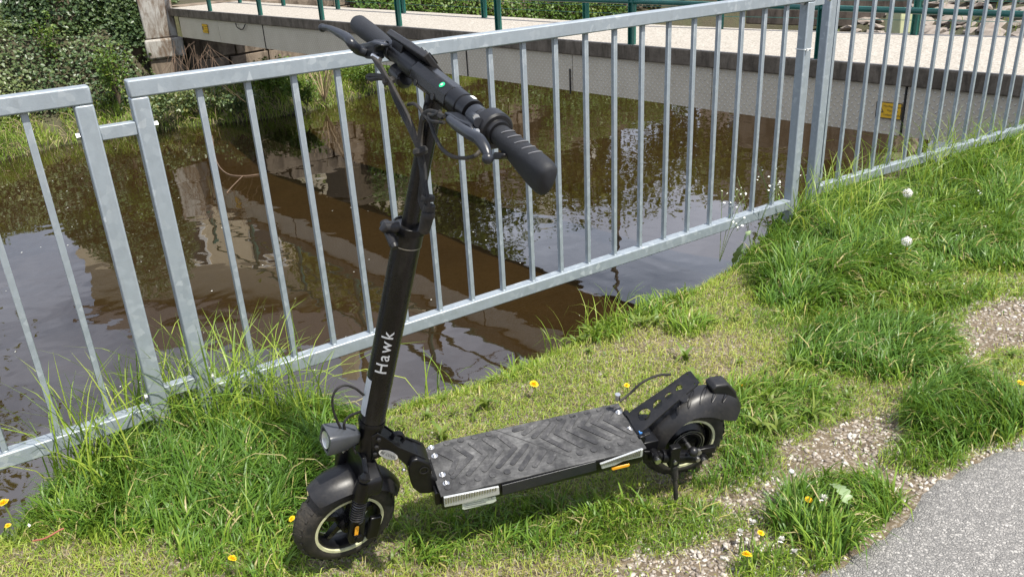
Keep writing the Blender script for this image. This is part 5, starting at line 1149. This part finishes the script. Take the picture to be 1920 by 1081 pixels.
# ---- cables from the levers down the stem
C1 = lambda x, y: (580 + x / 3.002, y / 3.002)
def cable(name, pts, bs, r=.0028, mat='black_rubber'):
    if np.isscalar(bs): bs = [bs] * len(pts)
    m_ = MB(); m_.tube(spline([H(PB(u, v, b)) for (u, v), b in zip(pts, bs)], 8), r, 8); return S(name, m_, mat)
trunk = [(600, 830), (625, 880)]
for k, off in enumerate((-9, -3, 3, 9)):
    cable('cable', [C1(362 + off * .8, 322 + k * 4), C1(395 + off, 370), C1(430 + off * .7, 430), C1(455 + off * .8, 470), C1(495 + off * 1.6, 560), C1(540 + off * 1.8, 650), C1(580 + off * 1.4, 740), C1(612 + off * .8, 830), C1(628 + off, 900), C1(640 + off, 1000), (791 + off * .5, 372), (797 + off * .45, 395), (798 + off * .4, 425)], [.05, .05, .05, .045, .04, .035, .035, .034, .03, .03, .028, .026, .02], .0032)
for k, off in enumerate((-8, 0, 8)):
    cable('cable', [C1(760 - k * 6, 655 + k * 5), C1(710, 628 + k * 6), C1(665 + k * 6, 625 + k * 4), C1(640 + off * .6, 655), C1(628 + off * .7, 720), C1(622 + off * .8, 800), C1(628 + off, 870), C1(645 + off, 960), (796 + off * .4, 345), (801 + off * .4, 385), (800 + off * .5, 425)], [.05, .045, .042, .04, .036, .034, .034, .03, .03, .028, .02], .0030)
cable('cable', [C1(960, 850), C1(930, 878), C1(870, 890), C1(800, 878), C1(745, 835), C1(705, 760), C1(680, 690), C1(655, 655), C1(640, 640)], [.04, .05, .055, .055, .05, .045, .045, .042, .04], .0032)
cable('cable', [C1(555, 590), C1(590, 585), C1(625, 615), C1(640, 650), C1(650, 680)], [.02, .03, .038, .04, .04], .003)
cable('cable', [C1(740, 625), C1(700, 650), C1(672, 645), C1(690, 680), C1(760, 690)], [.045, .05, .045, .05, .05], .003)
for (x, y, r, ln_) in ((448, 455, .0115, .018), (625, 850, .0125, .02)):
    p0_, p1_ = H(PB(*C1(x - 6, y - 18), .044)), H(PB(*C1(x + 6, y + 20), .040)); m_ = MB(); m_.tube([p0_, (p0_ + p1_) / 2, p1_], [r * .9, r * 1.08, r * .9], 14); ti = S('cable_strap', m_, 'black_rubber')
m_ = MB(); m_.tube(spline([H(PB(*C1(x, y), .048)) for x, y in ((440, 440), (400, 428), (345, 425), (328, 435), (350, 446), (400, 440), (440, 452))], 6), .0042, 8); S('strap_end', m_, 'black_rubber', ti)
for (u, v, r) in ((803, 366, .011), (803, 398, .0115)):
    m_ = MB(); a, b = H(PB(u, v, .026)), H(PB(u - 1, v + 10, .026)); m_.tube([a, (a + b) / 2, b], [r, r * 1.1, r], 14); S('cable_tie', m_, 'black_rubber')
m_ = MB(); m_.tube([H(PB(806, 384, .024)), H(PB(803, 400, .024)), H(PB(795, 432, .020))], [.0095, .0115, .0105], 14); S('cable_connector', m_, 'black_rubber')

# ================================================================ GRASS, GRAVEL, FLOWERS
def E_(u, v, ru, rv, z=0.0):
    """ellipse on the ground from a measured centre and half sizes"""
    c = G(u, v, z)[:2]; a = G(u + ru, v, z)[:2] - c; b = G(u, v - rv, z)[:2] - c; Mx = np.array([a, b]).T; return c, np.linalg.inv(Mx)
def fall(P, e, soft=.7):
    q = (P - e[0]) @ e[1].T; r = np.hypot(q[:, 0], q[:, 1]) + (fbm(P, 7, 2) - .5) * .7; return np.clip((1 + soft - r) / soft, 0, 1)
TUFT = [  # u, v, ru, rv, height, lushness
    (405, 830, 190, 85, .22, .95), (190, 935, 110, 55, .17, .9), (560, 790, 95, 50, .13, .8), (300, 905, 190, 70, .11, .85), (90, 975, 80, 40, .05, .7),
    (1530, 455, 85, 75, .23, .95), (1610, 450, 80, 70, .19, .9), (1440, 480, 55, 40, .11, .85), (1790, 375, 120, 85, .15, .9), (1690, 420, 80, 60, .12, .85), (1890, 300, 90, 60, .22, .9), (1760, 310, 90, 45, .18, .85), (1880, 420, 70, 60, .12, .85),
    (1635, 655, 125, 48, .085, .95), (1740, 545, 90, 40, .05, .8), (1550, 590, 110, 40, .045, .7), (1450, 760, 110, 45, .05, .8), (1370, 850, 80, 40, .05, .8), (1815, 775, 95, 48, .10, .95), (1735, 850, 70, 28, .06, .8), (1570, 965, 110, 60, .085, .9), (1470, 1060, 95, 30, .05, .8), (1900, 690, 60, 30, .03, .6),
    (1080, 965, 250, 45, .05, .8), (820, 985, 110, 45, .05, .8), (1290, 610, 45, 18, .05, .6), (1130, 610, 60, 25, .06, .55), (500, 1000, 150, 60, .055, .75), (1230, 560, 60, 30, .06, .6), (960, 690, 70, 22, .045, .5)]
TE = [(E_(*t[:4]), t[4], t[5]) for t in TUFT]
BARE = [E_(*t) for t in ((1240, 640, 120, 25), (1330, 660, 70, 25), (1390, 700, 60, 20), (930, 1050, 110, 30), (1150, 1000, 90, 30))]
def fields(P):
    ing = inpoly(P, GRAV); dg = segdist(P, GRAV, True); sg = np.where(ing, dg, -dg) + (fbm(P, 9, 13) - .5) * .10
    asp = inpoly(P, ASPH); da = segdist(P, ASPH, True); sa = np.where(asp, da, -da) + (fbm(P, 9, 5) - .5) * .09
    dens = np.where(sg > 0, np.where(fbm(P, 6, 90) > .52, .16, .03), 1.0); dens = np.where((sg < 0) & (sg > -.12), .55, dens)
    h = .020 + .022 * fbm(P, 3, 17); lush = .18 + .42 * fbm(P, 2.2, 23) + .14 * (fbm(P, 11, 24) - .5)
    for b in BARE: k = fall(P, b); dens *= 1 - .45 * k; lush = lush * (1 - .5 * k)
    km = np.zeros(len(P))
    for e, th, tl in TE:
        k = fall(P, e, (.7 if th > .1 else .5)); h = np.maximum(h, th * k * ((.25 + 1.0 * fbm(P, 9, 3)) * .74 if th > .1 else (.7 + .6 * fbm(P, 9, 3)))); lush = np.maximum(lush, tl * np.minimum(1, k * 1.4) * (.62 + .55 * fbm(P, 5, 37))); dens = np.maximum(dens, np.clip((k - .12) * 2.6, 0, 1)); km = np.maximum(km, k)
    h = np.where((sg > 0) & (km < .1), np.minimum(h, .018), h); dens = np.where(sa > -.005, dens * .0, dens)
    e_ = segdist(P, EDGE); h = np.where(e_ < .10, np.maximum(h, .045 * (.4 + fbm(P, 10, 6))), h)
    return dens, h, lush, sg, sa
view = np.array([G(-60, 1130)[:2], G(1990, 1130)[:2], G(2000, 560)[:2], (5.2, 5.2), (3.0, 4.9), G(1300, 490)[:2] + [-.1, .15], G(700, 700)[:2] + [-.1, .15], G(-80, 900)[:2]])
lo, hi = view.min(0), view.max(0)
def sample(n):
    P = np.c_[RNG.uniform(lo[0], hi[0], n), RNG.uniform(lo[1], hi[1], n)]; return P[inpoly(P, view) & inpoly(P, LAND)]
def cut_scooter(P, h):
    """grass under the wheels and the deck is pressed down"""
    W = np.c_[P, np.zeros(len(P))]; L = (W - SO) @ SA.T
    h = np.where((L[:, 0] > .18) & (L[:, 0] < .74) & (abs(L[:, 1]) < .11), np.minimum(h, .06), h)
    for cx in (.03, .884):
        h = np.where((abs(L[:, 0] - cx) < .11) & (abs(L[:, 1]) < .045), np.minimum(h, .012), h)
    hub = SO + H(FH) @ SA; q = np.hypot(P[:, 0] - hub[0], P[:, 1] - hub[1]); h = np.where(q < .15, np.minimum(h, .02 + .03 * (q > .11)), h)
    return h
def lawn():
    P = sample(900000); n_in = len(P)      # then a wider-bladed margin beyond the view
    Q = np.c_[RNG.uniform(-3.0, 6.2, 150000), RNG.uniform(-.2, 5.4, 150000)]; Q = Q[inpoly(Q, LAND) & ~inpoly(Q, view)]; P = np.concatenate([P, Q]); outer = np.arange(len(P)) >= n_in
    far_ = np.clip((P[:, 1] - 2.0) / 4, 0, .55)
    dens, h, lush, sg, sa = fields(P); k = RNG.uniform(0, 1, len(P)) < dens * (1 - far_) * (.75 + .25 * fbm(P, 16, 50)); P, h, lush, outer = P[k], h[k], lush[k], outer[k]; n = len(P)
    h = cut_scooter(P, h * RNG.uniform(.45, 1.25, n)); tall = h > .055
    wd = RNG.uniform(.0016, .0032, n) * (1 + .7 * (h > .05)) * (1 + .25 * np.clip(P[:, 1] - 2, 0, 3)) * np.where(outer, 2.2, 1)
    t = lush + .05 + RNG.normal(0, .17, n); dry = RNG.uniform(0, 1, n) < np.where(lush < .45, .11, .08); t = np.where(dry, RNG.uniform(0, .2, n), np.maximum(t, .18))
    lean = np.where(tall, RNG.gamma(2.2, .38, n), RNG.gamma(2.5, .55, n)); lean = np.where(dry, lean + .5, lean)
    z = ground_z(P)
    o = blades(P[~tall], z[~tall], h[~tall], wd[~tall], np.clip(lean[~tall], 0, 2.2), t[~tall], seg=2, name='lawn_grass'); tag(o, 'short sunlit lawn grass with dry straw around the scooter', 'grass', kind='stuff')
    # tall blades lean in shared directions, clump by clump
    Q = P[tall]; m = len(Q); hd = 2 * PI * fbm(Q, 3.5, 71) * 2 + RNG.normal(0, .9, m)
    o = blades(Q, z[tall], h[tall] * RNG.uniform(.7, 1.35, m), wd[tall] * RNG.uniform(1, 1.5, m), np.clip(lean[tall] + .1, 0, 2.0), np.where(t[tall] > .2, t[tall] + .10, t[tall]), heading=hd, seg=4, name='tall_grass'); tag(o, 'long lush green grass clumps at the railing posts and along the path', 'grass', kind='stuff')
lawn()
def long_blades():
    Ps = []; 
    for (u, v, ru, rv, n) in ((330, 800, 150, 60, 230), (430, 790, 110, 50, 220), (170, 900, 90, 40, 90), (560, 790, 60, 35, 50), (1560, 430, 90, 45, 200), (1800, 330, 120, 50, 160), (1700, 350, 80, 40, 150), (1120, 600, 60, 20, 60), (1010, 640, 60, 15, 35), (800, 715, 60, 10, 25)):
        c, Mi = E_(u, v, ru, rv); a = RNG.uniform(0, 2 * PI, n); r = np.sqrt(RNG.uniform(0, 1, n)); Ps.append(c + (np.linalg.inv(Mi) @ np.stack([r * np.cos(a), r * np.sin(a)])).T)
    sc_ = np.concatenate([np.full(len(p), .16 if i > 6 else .33) for i, p in enumerate(Ps)]); P = np.concatenate(Ps); k = inpoly(P, LAND); P, sc_ = P[k], sc_[k]; n = len(P)
    h = cut_scooter(P, sc_ * RNG.uniform(.6, 1.25, n)); o = blades(P, ground_z(P), h, RNG.uniform(.003, .0062, n), RNG.gamma(2.0, .38, n), RNG.uniform(.28, .85, n), seg=6, name='long_grass_blades'); tag(o, 'single long arching grass blades rising over the lower rails', 'grass', kind='stuff')
long_blades()
def mulch():
    """flat dead blades lying between the living ones"""
    P = sample(110000); dens, h, lush, sg, sa = fields(P); k = RNG.uniform(0, 1, len(P)) < np.where(sa > 0, 0, np.where(sg > 0, .10, .8)); P = P[k]; n = len(P)
    o = blades(P, ground_z(P) + RNG.uniform(.0, .006, n), RNG.uniform(.015, .05, n), RNG.uniform(.0012, .0024, n), RNG.uniform(1.7, 2.4, n), np.where(RNG.uniform(0, 1, n) < .55, RNG.uniform(0, .16, n), RNG.uniform(.2, .45, n)), seg=2, name='dead_grass'); tag(o, 'flat dry dead grass lying in the lawn', 'dead grass', kind='stuff')
mulch()
def gravel():
    n = 120000; P = sample(n * 3); dens, h, lush, sg, sa = fields(P); lit = fbm(P, 2.6, 33)
    p = np.where(sg > 0, np.where(lit > .42, .85, .28), np.where(sg > -.15, .10, .012)); p = np.where(sa > .0, np.where(sa < .10, .12, .012), p); p = np.where((sa > -.12) & (sa < 0), np.maximum(p, .35), p)
    P = P[RNG.uniform(0, 1, len(P)) < p]; n = len(P)
    T = []; base = bmesh.new(); bmesh.ops.create_cube(base, size=1.5); bmesh.ops.triangulate(base, faces=base.faces[:]); BV = np.array([v.co[:] for v in base.verts]); BF = np.array([[v.index for v in f.verts] for f in base.faces]); base.free()
    s = RNG.gamma(3.0, .0009, n) + .0012; s = np.minimum(s, .0075); ax = np.c_[RNG.uniform(.8, 1.5, n), RNG.uniform(.6, 1.1, n), RNG.uniform(.4, .8, n)] * s[:, None]
    A = RNG.uniform(0, 2 * PI, n); J = 1 + RNG.uniform(-.38, .30, (n, len(BV), 3)); V = BV[None] * J * ax[:, None]
    ca, sa_ = np.cos(A)[:, None], np.sin(A)[:, None]; tx = RNG.uniform(-.5, .5, n)[:, None]
    x = V[..., 0] * ca - V[..., 1] * sa_; y = V[..., 0] * sa_ + V[..., 1] * ca; z = V[..., 2] + x * tx
    W = np.stack([x + P[:, :1], y + P[:, 1:2], z + (ground_z(P) + s * .12)[:, None]], -1).reshape(-1, 3)
    F = (BF[None] + (np.arange(n) * len(BV))[:, None, None]).reshape(-1, 3)
    t = NT('pebbles'); v = t.attr('tint'); t.col(t.ramp(v, [(0, (.15, .12, .095)), (.3, (.29, .245, .20)), (.7, (.43, .385, .335)), (.93, (.56, .53, .49)), (1, (.36, .27, .19))])); t.rough(.8)
    o = npmesh('gravel', W, F, t.m, attrs={'tint': np.repeat(RNG.uniform(0, 1, n), len(BV))}); tag(o, 'pale crushed stone chippings scattered between the lawn and the tarmac', 'gravel', kind='stuff')
gravel()
def broad_leaves():
    """small rosettes of clover, plantain and dandelion leaves in the lawn"""
    C_ = sample(5200); dens, h, lush, sg, sa = fields(C_); k = (sa < -.05) & (RNG.uniform(0, 1, len(C_)) < np.where(sg > 0, .10, .34) * (fbm(C_, 3, 88) > .42)); C_ = C_[k]; hh = h[k]
    Ps, Hs, Ws, Ls, Ts, Hd, Zs = [], [], [], [], [], [], []
    for c, hgt in zip(C_, hh):
        m = random.randint(5, 10); big = random.random() < .25; a0 = random.uniform(0, 6.28)
        for i in range(m):
            Ps.append(c + np.random.default_rng(len(Ps)).normal(0, .004, 2)); Hs.append(random.uniform(.03, .07) * (1.3 if big else .7)); Ws.append(random.uniform(.008, .016) * (1.2 if big else .8)); Ls.append(random.uniform(.9, 1.8)); Ts.append(random.uniform(.0, .5)); Hd.append(a0 + i * 6.28 / m + random.uniform(-.3, .3))
    P = np.array(Ps); n = len(P); o = blades(P, ground_z(P) + .004, np.array(Hs), np.array(Ws), np.array(Ls), np.array(Ts), heading=np.array(Hd), seg=4, name='lawn_weeds', mat='shrub'); tag(o, 'flat broad leaved weed rosettes growing through the lawn', 'weeds', kind='stuff')
broad_leaves()
def chickweed():
    """tiny white flowered ground cover: right clump and left corner"""
    P = sample(26000); k = np.zeros(len(P)); 
    for e, wgt in ((E_(1800, 400, 120, 90), .8), (E_(1680, 440, 60, 60), .35), (E_(60, 960, 90, 45), .9), (E_(1420, 480, 60, 40), .3), (E_(1000, 640, 120, 30), .15)): k = np.maximum(k, fall(P, e) * wgt)
    P = P[RNG.uniform(0, 1, len(P)) < k * .5]; n = len(P); _, h, _, _, _ = fields(P); z = ground_z(P) + np.minimum(h, .15) * RNG.uniform(.35, 1.0, n)
    tag(leaf_cloud('chickweed', np.c_[P, z], .013, 'shrub', up=.8, tint=RNG.uniform(.2, .9, n)), 'small leaved chickweed with tiny leaves among the long grass', 'ground cover', kind='stuff')
    s = RNG.uniform(0, 1, n) < .13; Q = np.c_[P, z + .012][s]; tag(leaf_cloud('white_blossom', Q, .008, 'white_petal', up=1.5, tint=np.zeros(len(Q))), 'tiny white blossoms dotted over the long grass', 'blossom', kind='stuff')
chickweed()
# ---- dandelions, one thing each
def tube_obj(name, pts, r, mat, parent): return MB().tube(spline(pts, 5), r, 7).build(name, M[mat], parent)
def dandelion(u, v, hgt, kind, label, r=.016, tilt=(0, 0)):
    if kind == 'open': r *= .82
    """the head stands at the measured spot, hgt above the lawn"""
    p = G(u, v, hgt); gz = float(ground_z(p[None, :2])[0]); d = empty('dandelion', (p[0] - tilt[0], p[1] - tilt[1], gz)); tag(d, label, 'dandelion', 'dandelions in the grass')
    top = np.array([tilt[0], tilt[1], hgt - gz]); tube_obj('stem', [(0, 0, 0), top * .5 + np.array([.004, .003, .004]), top], .0022, 'stem_green', d)
    if kind == 'open':
        V = []; F = []
        for ring, (n, rr, zz) in enumerate(((22, 1.0, .1), (18, .78, .3), (12, .5, .45), (7, .25, .5))):
            for i in range(n):
                a = 2 * PI * i / n + ring; w_ = .11; L = r * rr * random.uniform(.85, 1.1); c = np.array([math.cos(a), math.sin(a)]); s_ = np.array([-c[1], c[0]])
                z1 = r * zz * random.uniform(.8, 1.2); b = len(V)
                V += [(*(c * r * .08 - s_ * r * .04), r * .12), (*(c * r * .08 + s_ * r * .04), r * .12), (*(c * L + s_ * r * w_), z1), (*(c * L - s_ * r * w_), z1)]; F.append((b, b + 1, b + 2, b + 3))
        rt = Matrix.Rotation(random.uniform(.1, .55), 3, Vector((random.uniform(-1, 1), random.uniform(-1, 1), 0.01)).normalized()); V = [tuple(rt @ Vector((x, y, z * 1.4)) + Vector(top)) for x, y, z in V]; MB().add(V, F).build('flower_head', M['yellow_petal'], d, smooth=False)
        MB().tube([top - np.array([0, 0, .006]), top + np.array([0, 0, .001])], [r * .2, r * .35], 10).build('calyx', M['stem_green'], d)
    elif kind == 'seed':
        m_ = MB(); P = RNG.normal(size=(170, 3)); P /= np.linalg.norm(P, axis=1)[:, None]
        for q in P:
            a = top + q * r * .2; b = top + q * r * random.uniform(.85, 1.0); t1 = np.cross(q, [.3, .5, .8]); t1 /= np.linalg.norm(t1); t2 = np.cross(q, t1); n0 = len(m_.v)
            w_ = r * .15; m_.add([b + t1 * w_, b + t2 * w_, b - t1 * w_, b - t2 * w_], [(0, 1, 2, 3)]); m_.add([a, b, b + t1 * r * .02], [(0, 1, 2)])
        o = m_.build('seed_ball', M['fluff'], d, smooth=False); MB().ball(tuple(top), r * .2, 8, 6).build('receptacle', M['dry'], d)
    elif kind == 'wet':
        m_ = MB()
        for i in range(46):
            q = RNG.normal(size=3); q[2] = abs(q[2]) * 1.6; q /= np.linalg.norm(q); b = top + q * r * random.uniform(.6, 1.1); t1 = np.cross(q, [.3, .5, .8]); m_.add([top + t1 * .001, top - t1 * .001, b - t1 * .0022, b + t1 * .0022], [(0, 1, 2, 3)])
        m_.build('seed_ball', M['fluff'], d, smooth=False); MB().tube([top - np.array([0, 0, .012]), top], [.003, .005], 8).build('calyx', M['stem_green'], d)
    else:
        MB().ball(tuple(top), r, 14, 9, sc=(1, 1, .7)).build('receptacle', M['label_green'], d)
D_ = dandelion
D_(1001, 720, .045, 'open', 'largest yellow dandelion behind the scooter deck on the open lawn', .017)
D_(1175, 722, .03, 'open', 'yellow dandelion close behind the rear end of the deck', .010)
D_(435, 1047, .03, 'open', 'flat yellow dandelion low in the grass left of the front wheel near the bottom edge', .013)
D_(548, 972, .05, 'open', 'small yellow dandelion touching the left side of the front tyre', .010)
D_(7, 943, .10, 'open', 'tall yellow dandelion at the far left edge over the water', .015)
D_(15, 985, .05, 'open', 'small yellow dandelion lower at the left edge below the tall one', .009)
D_(1400, 1040, .04, 'open', 'yellow dandelion in the gravel beside the withered weeds, nearest the camera', .014)
D_(1426, 999, .04, 'open', 'small yellow dandelion among the withered weeds above the nearest one', .010)
D_(1516, 937, .03, 'open', 'half hidden yellow dandelion in the grass tuft beside the tarmac', .012)
D_(1690, 414, .05, 'open', 'yellow dandelion deep in the grass below the round seed head by the right posts', .018)
D_(1702, 470, .04, 'open', 'yellow dandelion just under the lower white seed head on the right', .016)
D_(1913, 718, .04, 'open', 'yellow dandelion at the right edge above the long tuft beside the tarmac', .013)
D_(1390, 722, .02, 'open', 'tiny yellow dandelion on the trodden lawn right of the tail light', .008)
D_(1702, 362, .21, 'seed', 'round white seed head standing highest in the right long grass', .020)
D_(1700, 452, .13, 'seed', 'white seed head lower and nearer than the highest one', .020)
D_(1543, 934, .09, 'wet', 'closed whitish seed head on a stem in the tuft beside the tarmac', .012)
D_(1484, 883, .13, 'bald', 'pale bald dandelion head on a long bent stem above the gravel', .0065, (-.02, .01))
D_(1411, 980, .05, 'wet', 'withered whitish dandelion head lying in the gravel left of the tuft', .011)
D_(1388, 998, .04, 'wet', 'leftmost limp whitish dandelion head in the gravel patch', .011)
D_(1488, 1035, .06, 'wet', 'limp whitish seed head near the bottom edge in the grass tuft', .011)
D_(1465, 1012, .05, 'wet', 'ragged pale seed head in the middle of the withered weeds', .011)
# two big toothed dandelion leaves
def big_leaf(pts, w_, label):
    P = spline([G(u, v, z) for u, v, z in pts], 6); V = []; F = []; n = len(P)
    for i, p in enumerate(P):
        t = i / (n - 1); ww = w_ * math.sin(PI * min(1, .12 + t * .88)) ** .7 * (1 if i % 3 else .55); tg = P[min(i + 1, n - 1)] - P[max(i - 1, 0)]; tg /= np.linalg.norm(tg); sd_ = np.cross(tg, [0, 0, 1.0]); sd_ /= np.linalg.norm(sd_)
        V += [p - sd_ * ww, p - np.array([0, 0, .003]), p + sd_ * ww]
    for i in range(n - 1): F += [(3 * i, 3 * i + 1, 3 * i + 4, 3 * i + 3), (3 * i + 1, 3 * i + 2, 3 * i + 5, 3 * i + 4)]
    tt = NT('pale_leaf'); tt.col((.20, .27, .13)); tt.rough(.5); tag(MB().add(V, F).build('dandelion_leaf', tt.m, None), label, 'leaf')
big_leaf([(1560, 905, .06), (1578, 915, .085), (1590, 940, .07), (1586, 962, .02)], .016, 'large pale toothed dandelion leaf arching over the tuft beside the tarmac')
big_leaf([(1375, 492, .02), (1385, 470, .10), (1400, 440, .17), (1408, 432, .18)], .018, 'upright broad green dock leaf at the water edge left of the right posts')
# long dry stalk lying across the lawn
tag(MB().tube(spline([G(1523, 523, .02), G(1560, 508, .05), G(1600, 503, .06), G(1640, 503, .05)], 6), .0022, 6).build('dry_stalk', M['dry'], None), 'long pale dry grass stalk arching over the lawn below the right posts', 'stalk')
tag(MB().tube(spline([G(62, 1013, .03), G(85, 1008, .04), G(112, 993, .05), G(120, 990, .05)], 5), .0022, 6).build('dry_stalk', plain('red_stem', (.3, .1, .06), .7), None), 'reddish bent stalk in the lower left corner of the grass', 'stalk')
# thin flowering stems over the water by the right posts and at the lawn edge
def wiry(u, v, h_, label, n=4):
    p = G(u, v, 0); s = empty('meadow_plant', (p[0], p[1], -.03)); tag(s, label, 'meadow plant', 'thin flowering stems at the water edge'); m_ = MB(); tips = []
    for i in range(n):
        a = random.uniform(0, 6.28); tip = np.array([.10 * math.cos(a), .10 * math.sin(a), h_ * random.uniform(.7, 1)]); m_.tube(spline([(0, 0, 0), tip * .5 + np.array([0, 0, .04]), tip], 4), .0011, 4)
        for j in range(4): b = tip * random.uniform(.7, .95); c = b + np.array([random.uniform(-.03, .03), random.uniform(-.03, .03), .025]); m_.tube([b, c], .0007, 3); tips.append(c)
        tips.append(tip)
    m_.build('stem', M['stem_green'], s); leaf_cloud('blossom', np.array(tips), .011, 'white_petal', up=1.0, tint=np.zeros(len(tips)), parent=s)
wiry(1350, 478, .30, 'leftmost thin white flowering stem beyond the lawn edge before the right posts'); wiry(1410, 455, .34, 'thin white flowering stem between the dock leaf and the right posts'); wiry(1455, 425, .34, 'thin white flowering stem touching the right pair of posts')
